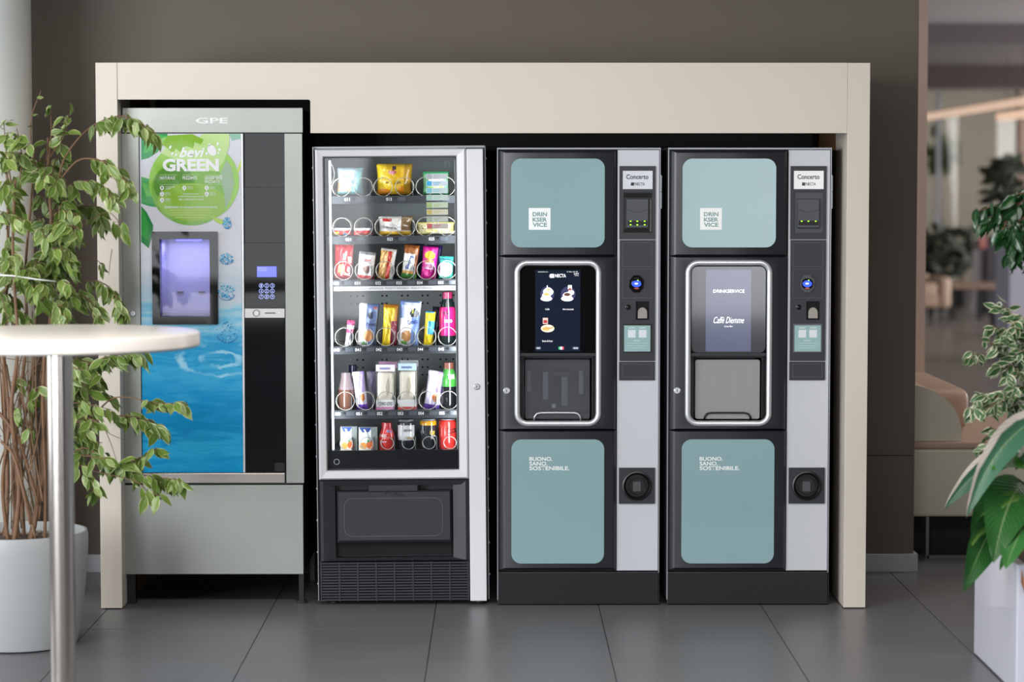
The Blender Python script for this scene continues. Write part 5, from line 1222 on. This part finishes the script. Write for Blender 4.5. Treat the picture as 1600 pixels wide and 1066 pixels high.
# ------------------------------------------------------------------ ficus in the pale pot
YF = 8.27
pc = P(28, 900, YF)
pot = thing('plant_pot', 'large pale grey round pot holding the tall ficus', 'pot', (pc.x, YF, 0))
PR, PH = 0.236, 0.385
pp = [(0.17, 0), (0.195, 0.006), (0.208, 0.06), (0.226, 0.2), (PR, 0.33), (PR, 0.37), (PR - 0.004, PH), (PR - 0.012, PH), (PR - 0.016, 0.37), (PR - 0.02, 0.31)]
M().lathe((pc.x, YF, 0), pp, 72, cap=False).lathe((pc.x, YF, 0), [(0.17, 0), (0.01, 0.001)], 72, cap=False).obj('body', mat('pot_grey', '#a6a9aa', 0.45, var=0.03, scale=4), pot, smooth=True)
SOIL = mat('soil', '#4a3a2c', 0.95, var=0.5, scale=60, bump=1.0)
M().lathe((pc.x, YF, 0.345), [(PR - 0.018, 0), (0.1, 0.012), (0.005, 0.015)], 40, cap=False).obj('soil', SOIL, pot, smooth=True)
rp = random.Random(3); pb_ = M()
for i in range(70):
    a_ = rp.uniform(0, 2 * PI); r_ = PR * 0.86 * math.sqrt(rp.random()); s_ = rp.uniform(.006, .014)
    pb_.lathe((pc.x + r_ * math.cos(a_), YF + r_ * math.sin(a_), 0.352), [(s_ * .4, -s_ * .4), (s_, 0), (s_ * .6, s_ * .5), (s_ * .1, s_ * .6)], 6)
pb_.obj('gravel', mat('gravel_beige', '#9b8d78', 0.85, var=0.3, scale=50), pot)['kind'] = 'stuff'
fi = thing('ficus_tree', 'tall variegated weeping ficus with many brown stems behind the bar table', 'plant', (pc.x, YF, 0.34))
fp = Plant(fi, LT, 0.059, 11); fp.mult = 1.3
def stem(px, y0, y1, r0, r1): fp.branch(px, (y0, y1), r0, r1, 'stem')
stem([(46, 852), (62, 770), (70, 660), (78, 520), (82, 400), (76, 270), (75, 215)], YF, 8.3, .011, .004)
stem([(47, 850), (58, 800), (72, 720), (76, 640)], YF - .04, 8.22, .009, .006)
stem([(8, 850), (12, 740), (6, 600), (10, 460), (13, 330), (9, 240)], YF + .05, 8.35, .009, .004)
stem([(22, 852), (30, 760), (18, 640), (28, 540), (20, 400), (24, 280)], YF - .05, 8.2, .009, .004)
stem([(14, 852), (4, 760), (14, 650), (2, 540)], YF - .02, 8.25, .007, .005)
stem([(30, 850), (20, 740), (32, 620), (42, 520), (40, 420), (50, 300), (54, 230)], YF + .03, 8.35, .008, .003)
stem([(38, 850), (34, 700), (48, 600), (58, 480)], YF + .08, 8.4, .007, .004)
stem([(70, 850), (71, 760), (67, 640), (70, 540)], YF - .06, 8.2, .006, .005)
stem([(2, 690), (24, 720), (48, 820)], YF - .08, 8.12, .005, .005)
stem([(-6, 640), (30, 690), (60, 790)], YF - .02, 8.2, .006, .006)
stem([(20, 852), (26, 690), (10, 570)], YF + .1, 8.4, .006, .004)
rs_ = random.Random(77)
for k_ in range(26):
    xa, xb = rs_.uniform(-6, 74), rs_.uniform(-10, 80); ya = rs_.uniform(700, 850); yb_ = ya - rs_.uniform(130, 300)
    fp.branch([(xa, ya), ((xa + xb) / 2 + rs_.uniform(-9, 9), (ya + yb_) / 2), (xb, yb_)], (rs_.uniform(8.15, 8.4), rs_.uniform(8.15, 8.42)), rs_.uniform(.0018, .0045), .0015)
for k_ in range(40):
    xa = rs_.uniform(0, 75); ya = rs_.uniform(560, 800)
    fp.branch([(xa, ya), (xa + rs_.uniform(-12, 12), ya - 15), (xa + rs_.uniform(-30, 30), ya - rs_.uniform(15, 50))], (8.3, rs_.uniform(8.1, 8.4)), .0013, .0006)
S = fp.spray
S([(52, 250), (48, 190), (64, 142)], (8.3, 8.25), 3, .0025, .1, .3, .3, .5)
S([(75, 260), (80, 210), (79, 172)], (8.28, 8.2), 5, .003, .3, .2, .5)
S([(76, 250), (96, 215), (108, 178)], (8.28, 8.18), 6, .003, .4, .1, .6)
S([(76, 290), (52, 250), (35, 215)], (8.3, 8.2), 9); S([(20, 300), (10, 240), (6, 190)], (8.28, 8.2), 9, droop=.3); S([(24, 320), (34, 250), (26, 200)], (8.25, 8.2), 7)
S([(90, 290), (102, 245), (140, 200), (185, 182), (215, 190), (240, 208)], (8.3, 8.22), 34, .004, .42, .9, .45, 1.05)
S([(82, 300), (120, 252), (160, 252), (186, 272), (206, 296)], (8.3, 8.18), 30, .004, .35, .8, .5)
S([(84, 310), (120, 285), (155, 288), (178, 312)], (8.3, 8.2), 24, .0035, .25)
S([(84, 350), (120, 325), (150, 325), (162, 352)], (8.35, 8.4), 26, .0035, .35)
S([(86, 390), (130, 352), (165, 332), (182, 342), (195, 362)], (8.35, 8.25), 7, .002, .8, .9, .3)
S([(84, 410), (140, 402), (165, 420)], (8.35, 8.3), 5, .002, .7, .9, .3, .6)
S([(84, 460), (130, 440), (165, 445), (185, 470), (190, 490)], (8.35, 8.25), 28, .0035, .3)
S([(84, 480), (110, 455), (140, 470), (160, 500)], (8.35, 8.22), 24, .0035, .3)
rn = random.Random(21)
def fill(x0, y0, x1, y1, k, n, sx):
    for _ in range(k):
        ex, ey = rn.uniform(x0, x1), rn.uniform(y0, y1); bx0 = min(sx, key=lambda q: abs(q - ex)) + rn.uniform(-4, 4)
        yy = rn.uniform(8.08, 8.5)
        S([(bx0, ey + rn.uniform(0, 40)), ((bx0 + ex) / 2, ey - 6), (ex, ey)], (8.3, yy), n, .0022, .3)
fill(0, 290, 130, 420, 30, 8, (12, 78)); fill(0, 390, 125, 500, 32, 8, (12, 78)); fill(0, 220, 100, 310, 14, 6, (12, 75))
fill(95, 290, 125, 480, 8, 6, (80,)); fill(0, 560, 60, 700, 7, 3, (20, 60)); fill(105, 560, 185, 650, 16, 7, (74,))
fill(110, 640, 190, 750, 12, 6, (74,))
S([(72, 620), (130, 575), (175, 556), (222, 552)], (8.3, 8.25), 40, .004, .3, .8, .5)
S([(74, 680), (140, 652), (172, 625), (200, 621), (240, 630), (285, 630)], (8.3, 8.2), 14, .004, .72, .4, .6, 1.0)
S([(74, 690), (130, 655), (185, 650), (225, 655), (252, 672)], (8.3, 8.25), 34, .004, .45, .7, .55)
S([(74, 735), (130, 700), (170, 726), (205, 722), (245, 700)], (8.25, 8.2), 32, .004, .35, .6, .6)
S([(74, 720), (140, 712), (190, 728), (222, 742), (262, 748), (280, 752)], (8.25, 8.2), 22, .004, .5, .9, .45)
S([(76, 730), (120, 725), (145, 750), (150, 770)], (8.25, 8.2), 12, .003, .3); S([(140, 735), (210, 752), (232, 770), (250, 775)], (8.2, 8.15), 7, .002, .5)
for pts_ in ([(150, 640), (172, 690), (182, 720)], [(120, 620), (160, 670), (200, 690)], [(30, 640), (70, 610), (110, 600)], [(110, 660), (132, 700), (150, 730)], [(175, 390), (172, 410), (170, 430)], [(10, 560), (60, 568), (110, 575)]):
    fp.branch(pts_, (8.35, 8.3), .0015, .0008)
fp.finish()
pt_ = [P(-4, 430, 8.1), P(20, 431, 8.1), P(60, 437, 8.12), P(87, 440, 8.15)]
M().tube(pt_, 0.0025, 6).obj('plant_tie', WHITEINK, fi, smooth='all')['label'] = 'thin white tie holding the stems'

# ------------------------------------------------------------------ white planter with its plants
PX0 = P(1521.5, 1022, yfloor(1521.5, 1022)).x; PY1 = yfloor(1521.5, 1022); PY0 = PX0 * 1.0 and 7.40
pl_ = thing('box_planter', 'glossy white box planter full of leafy plants at the lounge side', 'planter', (PX0 + 0.6, (PY0 + PY1) / 2, 0))
PW = mat('planter_white', '#cfd0de', 0.18, var=0.015, coat=0.3)
PT = 0.40; X9 = PX0 + 1.35
o_ = [(PX0, PY0), (X9, PY0), (X9, PY1), (PX0, PY1)]; w_ = 0.03
pm = M()
pm.box(PX0, PX0 + w_, PY0, PY1, 0.004, PT, 0.003); pm.obj('side_panel', PW, pl_)
M().box(PX0 + w_ + 0.0002, X9, PY0, PY0 + w_, 0.004, PT, 0.003).obj('front_panel', PW, pl_)
M().box(PX0 + w_ + 0.0002, X9, PY1 - w_, PY1, 0.004, PT, 0.003).obj('back_panel', PW, pl_)
M().box(X9 - w_, X9 - 0.0005, PY0 + w_ + 0.0002, PY1 - w_ - 0.0002, 0.004, PT, 0.003).obj('side_panel', PW, pl_)
M().box(PX0 + w_ + 0.0003, X9 - w_ - 0.0003, PY0 + w_ + 0.0003, PY1 - w_ - 0.0003, 0.01, PT - 0.02).obj('soil', mat('bark_mulch', '#5c4332', 0.95, var=0.6, scale=50, bump=1), pl_)

SG1 = leaf_material('peace_lily_leaf', '#1f4d22', '#3d7a3a', None, rough=0.28, transl=0.15, veins=0.22)
SG2 = leaf_material('peace_lily_leaf_bright', '#2d7a1c', '#4f9a2a', None, rough=0.3, transl=0.2, veins=0.18)
SG3 = leaf_material('striped_leaf', '#25513a', '#47755c', '#e4d9cf', 0.42, rough=0.35, transl=0.15, veins=0.15, one_side=True)
def big_leaf(root, m, base, ctrl, tip, wid, y0, y1, up=(0, -0.95, 0.4), twist=0.0, petiole=None, ydroop=0.0, cup=0.25):
    B, Cc, T = P(*base, y0), P(*ctrl, (y0 + y1) / 2 - ydroop), P(*tip, y1)
    n = 14; bm = bmesh.new(); uvl = bm.loops.layers.uv.new('UVMap'); g = []
    org = ORG[root.name]
    for j in range(n + 1):
        t = j / n
        c = B * (1 - t) ** 2 + Cc * 2 * t * (1 - t) + T * t * t
        d = ((Cc - B) * (1 - t) + (T - Cc) * t).normalized()
        nn = Vector(up); nn.rotate(Matrix.Rotation(twist, 3, d)); nn = (nn - d * nn.dot(d)).normalized(); x = d.cross(nn)
        hw = 1.25 * wid * (math.sin(PI * min(1, t ** 0.8)) ** 0.75) * (1 - 0.25 * t)
        row = []
        for i in range(7):
            u = i / 3 - 1
            wv_ = 0.06 * wid * math.sin(14 * t + 2 * u)
            row.append((bm.verts.new(c + x * u * hw + nn * (cup * hw * abs(u) ** 1.3 + wv_ * abs(u)) - org), (u * .5 + .5, t)))
        g.append(row)
    for a_, b_ in zip(g, g[1:]):
        for i in range(6):
            q = (a_[i], a_[i + 1], b_[i + 1], b_[i]); f = bm.faces.new([k_[0] for k_ in q]); f.smooth = True
            for lp, k_ in zip(f.loops, q): lp[uvl].uv = k_[1]
    me = bpy.data.meshes.new('leaf'); bm.to_mesh(me); bm.free(); me.materials.append(m)
    o = bpy.data.objects.new('leaf', me); COL.objects.link(o); o.parent = root
    if petiole:
        p0 = P(*petiole, 7.75); p0.z = max(p0.z, PT - 0.02)
        c = curve_pts([p0, p0.lerp(B, 0.5) + Vector((0, 0, 0.06)), B], 5); M().tube(c, [0.004] * len(c), 6).obj('leaf_stalk', mat('stalk_green', '#4f7a34', 0.4), root, smooth='all')
    return o
cpx = P(1640, 880, 7.75)
lily = thing('peace_lily', 'broad leaved dark green plant spilling over the front of the white planter', 'plant', (cpx.x, 7.75, PT - 0.02))
pe = (1640, 884)
big_leaf(lily, SG1, (1600, 756), (1572, 772), (1552, 880), 0.07, 7.62, 7.36, twist=0.1, petiole=pe)
big_leaf(lily, SG1, (1560, 810), (1538, 838), (1505, 926), 0.048, 7.6, 7.36, twist=-0.25, petiole=pe)
big_leaf(lily, SG1, (1592, 776), (1545, 772), (1517, 838), 0.055, 7.72, 7.6, twist=-0.3, petiole=pe)
big_leaf(lily, SG1, (1612, 800), (1592, 830), (1571, 889), 0.052, 7.5, 7.33, twist=0.5, petiole=pe)
big_leaf(lily, SG1, (1606, 830), (1580, 850), (1562, 892), 0.022, 7.55, 7.4, twist=0.9, petiole=pe)
big_leaf(lily, SG2, (1640, 752), (1590, 715), (1549, 733), 0.04, 7.6, 7.45, up=(0, -.5, .9), petiole=pe)
big_leaf(lily, SG1, (1625, 780), (1585, 745), (1548, 768), 0.04, 7.8, 7.7, up=(0, -.4, .9), petiole=pe)
big_leaf(lily, SG1, (1640, 800), (1612, 815), (1590, 862), 0.055, 7.6, 7.4, twist=0.3, petiole=pe)
big_leaf(lily, SG1, (1660, 800), (1700, 770), (1735, 850), 0.05, 7.7, 7.6, petiole=pe)
big_leaf(lily, SG1, (1650, 770), (1680, 720), (1725, 770), 0.05, 7.8, 7.8, petiole=pe)
big_leaf(lily, SG2, (1645, 810), (1660, 800), (1672, 880), 0.05, 7.55, 7.45, petiole=pe)
dr = thing('striped_dracaena', 'long leaf plant with cream edged leaves arching over the white planter', 'plant', (P(1660, 880, 7.8).x, 7.8, PT - 0.02))
pe2 = (1665, 884)
big_leaf(dr, SG3, (1640, 648), (1555, 672), (1509.5, 810), 0.042, 7.6, 7.4, up=(0, -.8, .6), twist=-0.15, petiole=pe2, cup=.5)
big_leaf(dr, SG3, (1600, 712), (1540, 706), (1474.5, 797), 0.035, 7.75, 7.6, up=(.1, -.7, .7), twist=-0.2, petiole=pe2, cup=.35)
big_leaf(dr, SG3, (1660, 690), (1612, 690), (1586, 735), 0.03, 7.65, 7.55, up=(0, -.8, .5), petiole=pe2, cup=.4)
# fern between them
fe = thing('small_fern', 'pale green fern fronds peeping out between the dark leaves', 'fern', (P(1610, 880, 7.8).x, 7.8, PT - 0.02))
FG = mat('fern_green', '#5f8230', 0.5, var=0.1)
def frond(a_, b_, c_, y):
    m = M(); pts = curve_pts([P(*a_, y), P(*b_, y - .03), P(*c_, y - .06)], 8)
    m.tube(pts, 0.0012, 4)
    for i, p in enumerate(pts[2:]):
        t = (pts[min(i + 3, len(pts) - 1)] - pts[i + 1]).normalized(); sdir = t.cross(Vector((0, -1, 0))).normalized()
        ln = 0.011 * (1 - i / len(pts) * .6)
        for s_ in (-1, 1):
            e = p + sdir * s_ * ln + t * 0.006; wv_ = t * 0.0016
            m._f([m.bm.verts.new(p - wv_), m.bm.verts.new((p + e) / 2 - wv_ + Vector((0, -.002, 0))), m.bm.verts.new(e), m.bm.verts.new((p + e) / 2 + wv_)])
    m.obj('frond', FG, fe)
    p0 = P(1610, 884, 7.8); p0.z = PT - 0.02
    M().tube(curve_pts([p0, p0.lerp(pts[0], .5) + Vector((0, 0, .05)), pts[0]], 4), 0.0015, 5).obj('frond_stalk', FG, fe)
frond((1590, 770), (1566, 778), (1552, 800), 7.55); frond((1580, 760), (1560, 752), (1543, 786), 7.62); frond((1545, 825), (1530, 835), (1519, 850), 7.5); frond((1594, 778), (1580, 782), (1566, 792), 7.42)
# dry leaf hanging over the front panel
dl = M(); q0 = P(1596, 890, PY0 - 0.006); q1 = P(1600, 905, PY0 - 0.012); q2 = P(1601, 928, PY0 - 0.012); q3 = P(1595.5, 910, PY0 - 0.01)
dl._f([dl.bm.verts.new(q) for q in (q0, q1, q2, q3)]); dl._f([dl.bm.verts.new(q + Vector((0, .002, 0))) for q in (q0, q1, q2, q3)])
tag(dl.obj('dry_leaf', mat('dry_brown', '#8a5a34', 0.8, var=0.3, scale=60)), 'dry brown leaf hanging down the front of the white planter', 'leaf')

vf = thing('variegated_ficus', 'small leaved ficus with cream edged leaves above the white planter', 'plant', (P(1690, 880, 7.85).x, 7.85, PT - 0.02))
vp = Plant(vf, LV, 0.049, 5)
vp.branch([(1690, 890), (1672, 760), (1650, 640), (1620, 560)], (7.85, 7.95), .009, .005, 'stem')
vp.branch([(1692, 888), (1690, 700), (1660, 560), (1640, 480)], (7.87, 8.0), .008, .004, 'stem')
V = vp.spray
V([(1640, 560), (1600, 510), (1578, 490), (1566, 478)], (7.95, 7.9), 27, .003, .3, .3, .7); V([(1630, 570), (1590, 530), (1552, 510)], (7.95, 7.88), 31, .003, .3, .5, .7)
V([(1635, 590), (1590, 560), (1545, 535)], (7.95, 7.85), 31, .003, .3, .5, .7); V([(1635, 600), (1592, 575), (1560, 575)], (7.95, 7.85), 27, .003, .3, .5, .7)
V([(1640, 560), (1610, 520), (1598, 500)], (7.9, 7.85), 24, .003, .2, .5, .8); V([(1630, 560), (1612, 550), (1590, 548)], (7.88, 7.82), 24, .003, .1, .5, .8)
V([(1640, 540), (1600, 500), (1575, 520)], (7.9, 7.8), 20, .002, .3, .4, .8, .9); V([(1640, 660), (1585, 618), (1540, 640)], (7.9, 7.78), 20, .002, .4, .6, .8, .9); V([(1640, 590), (1600, 585), (1572, 590)], (7.9, 7.8), 16, .002, .3, .5, .8, .9)
V([(1600, 562), (1550, 552), (1518, 556)], (7.95, 7.9), 15, .002, .78, .6, .6, .85)
V([(1660, 680), (1600, 640), (1560, 618), (1530, 625)], (7.9, 7.85), 34, .003, .35, .6, .7); V([(1660, 690), (1600, 640), (1545, 622), (1518, 645)], (7.9, 7.82), 31, .003, .4, .6, .6)
V([(1655, 670), (1590, 628), (1555, 630)], (7.9, 7.8), 27, .003, .3, .5, .7); V([(1650, 650), (1610, 610), (1585, 605)], (7.9, 7.82), 20, .003, .3, .5, .7)
V([(1670, 740), (1600, 695), (1560, 672), (1542, 680)], (7.85, 7.82), 20, .002, .5, .7, .6, .9); V([(1660, 730), (1590, 705), (1552, 695), (1530, 696)], (7.85, 7.82), 17, .002, .55, .7, .6, .9)
for ex, ey in ((1700, 470), (1745, 500), (1690, 560), (1760, 580), (1725, 640), (1770, 690), (1700, 700)):
    V([(1672, ey + 60), ((1672 + ex) / 2, ey), (ex, ey)], (8.0, 8.12), 14, .003, .25, .6, .7)
vp.finish()
df = thing('dark_ficus', 'glossy dark green ficus with drooping leaves at the upper right', 'plant', (P(1735, 880, 7.9).x, 7.9, PT - 0.02))
dp = Plant(df, LD, 0.062, 9)
dp.branch([(1735, 890), (1725, 700), (1700, 500), (1670, 330)], (7.9, 7.95), .011, .005, 'stem')
D = dp.spray
D([(1670, 330), (1620, 315), (1588, 318), (1555, 322), (1528, 330)], (7.95, 7.88), 27, .003, .5, .9, .4); D([(1670, 335), (1610, 312), (1580, 335), (1566, 360)], (7.95, 7.85), 31, .003, .4, .9, .45)
D([(1675, 350), (1625, 330), (1594, 345), (1578, 375)], (7.95, 7.84), 31, .003, .4, .9, .45); D([(1675, 360), (1630, 350), (1602, 370), (1590, 395)], (7.95, 7.86), 27, .003, .4, .9, .4)
D([(1670, 340), (1610, 330), (1570, 335), (1540, 345)], (7.95, 7.86), 24, .002, .4, .9, .5, .9); D([(1670, 380), (1620, 360), (1590, 380), (1582, 400)], (7.95, 7.84), 20, .002, .3, .9, .5, .9)
D([(1670, 320), (1630, 300), (1596, 302), (1578, 310)], (7.95, 7.9), 17, .003, .4, .5, .5); D([(1690, 430), (1640, 405), (1610, 405)], (7.95, 7.9), 14, .003, .5, .9, .4); D([(1690, 470), (1640, 440), (1608, 442)], (7.95, 7.9), 10, .003, .5, .9, .4, .9)
D([(1690, 500), (1640, 465), (1612, 462)], (7.95, 7.9), 7, .003, .6, .9, .4, .9)
for ex, ey in ((1720, 260), (1770, 290), (1680, 270), (1790, 350), (1740, 380), (1800, 440), (1650, 290)):
    D([(1690, ey + 70), ((1690 + ex) / 2, ey), (ex, ey + 25)], (8.0, 8.1), 15, .003, .25, .9, .45)
dp.finish()

# ------------------------------------------------------------------ planting far back in the lounge
LM_FAR = leaf_material('lounge_leaf', '#10190f', '#263320', None, rough=0.5, transl=0.1)
LM_FAR2 = leaf_material('lounge_leaf_olive', '#2f3a24', '#56603c', None, rough=0.5, transl=0.2)
LF = [leaf_template('leaf', LM_FAR, .26, .2, .3), leaf_template('leaf', LM_FAR, .2, .3, .5)]; LF2 = [leaf_template('leaf', LM_FAR2, .26, .2, .3)]
def far_plant(name, label, px, py, rx, ry, Y, n, ln, tp, seed, zbase=0.0):
    c = P(px, py, Y); s_ = FPX / Y; r = random.Random(seed)
    t = thing(name, label, 'plant', (c.x, Y, zbase), 'plants at the end of the lounge')
    M().tube([(c.x, Y, zbase), (c.x + .02, Y, (zbase + c.z) / 2), (c.x, Y, c.z)], [.03, .025, .015], 7).obj('trunk', BARK, t, smooth='all')
    inv = Matrix.Translation(-ORG[t.name])
    for i in range(n):
        a_, q_ = r.uniform(0, 2 * PI), math.sqrt(r.random())
        p = Vector((c.x + rx / s_ * q_ * math.cos(a_), Y + r.uniform(-.3, .3), c.z + ry / s_ * q_ * math.sin(a_)))
        d = Vector((r.gauss(0, 1), r.gauss(0, .4), r.gauss(-.3, .7))); nn = Vector((r.gauss(0, .5), -1, r.gauss(.3, .4)))
        o = bpy.data.objects.new('leaf', tp[i % len(tp)]); COL.objects.link(o); o.parent = t; o.matrix_local = inv @ leaf_matrix(p, d, nn, ln * r.uniform(.7, 1.2))
    z0 = zbase; M().lathe((c.x, Y, z0), [(.14, 0), (.18, .3), (.17, .3), (.16, .24)], 24).obj('pot', C('#2a2826'), t, smooth=True)
far_plant('lounge_shrub', 'dark leafy shrub right behind the far armchair', 1462, 395, 20, 38, 30.2, 130, .16, LF, 1)
far_plant('lounge_shrub', 'dark leafy shrub between the armchair and the display stand', 1500, 390, 22, 34, 31.4, 120, .16, LF, 2)
far_plant('lounge_palm', 'dark large leaved plant rising behind the dark green ficus', 1574, 292, 30, 44, 25.5, 120, .17, LF, 3)
far_plant('lounge_tree', 'olive green small tree seen through the glazed screen', 1468, 236, 24, 22, 33.5, 60, .2, LF2, 4)
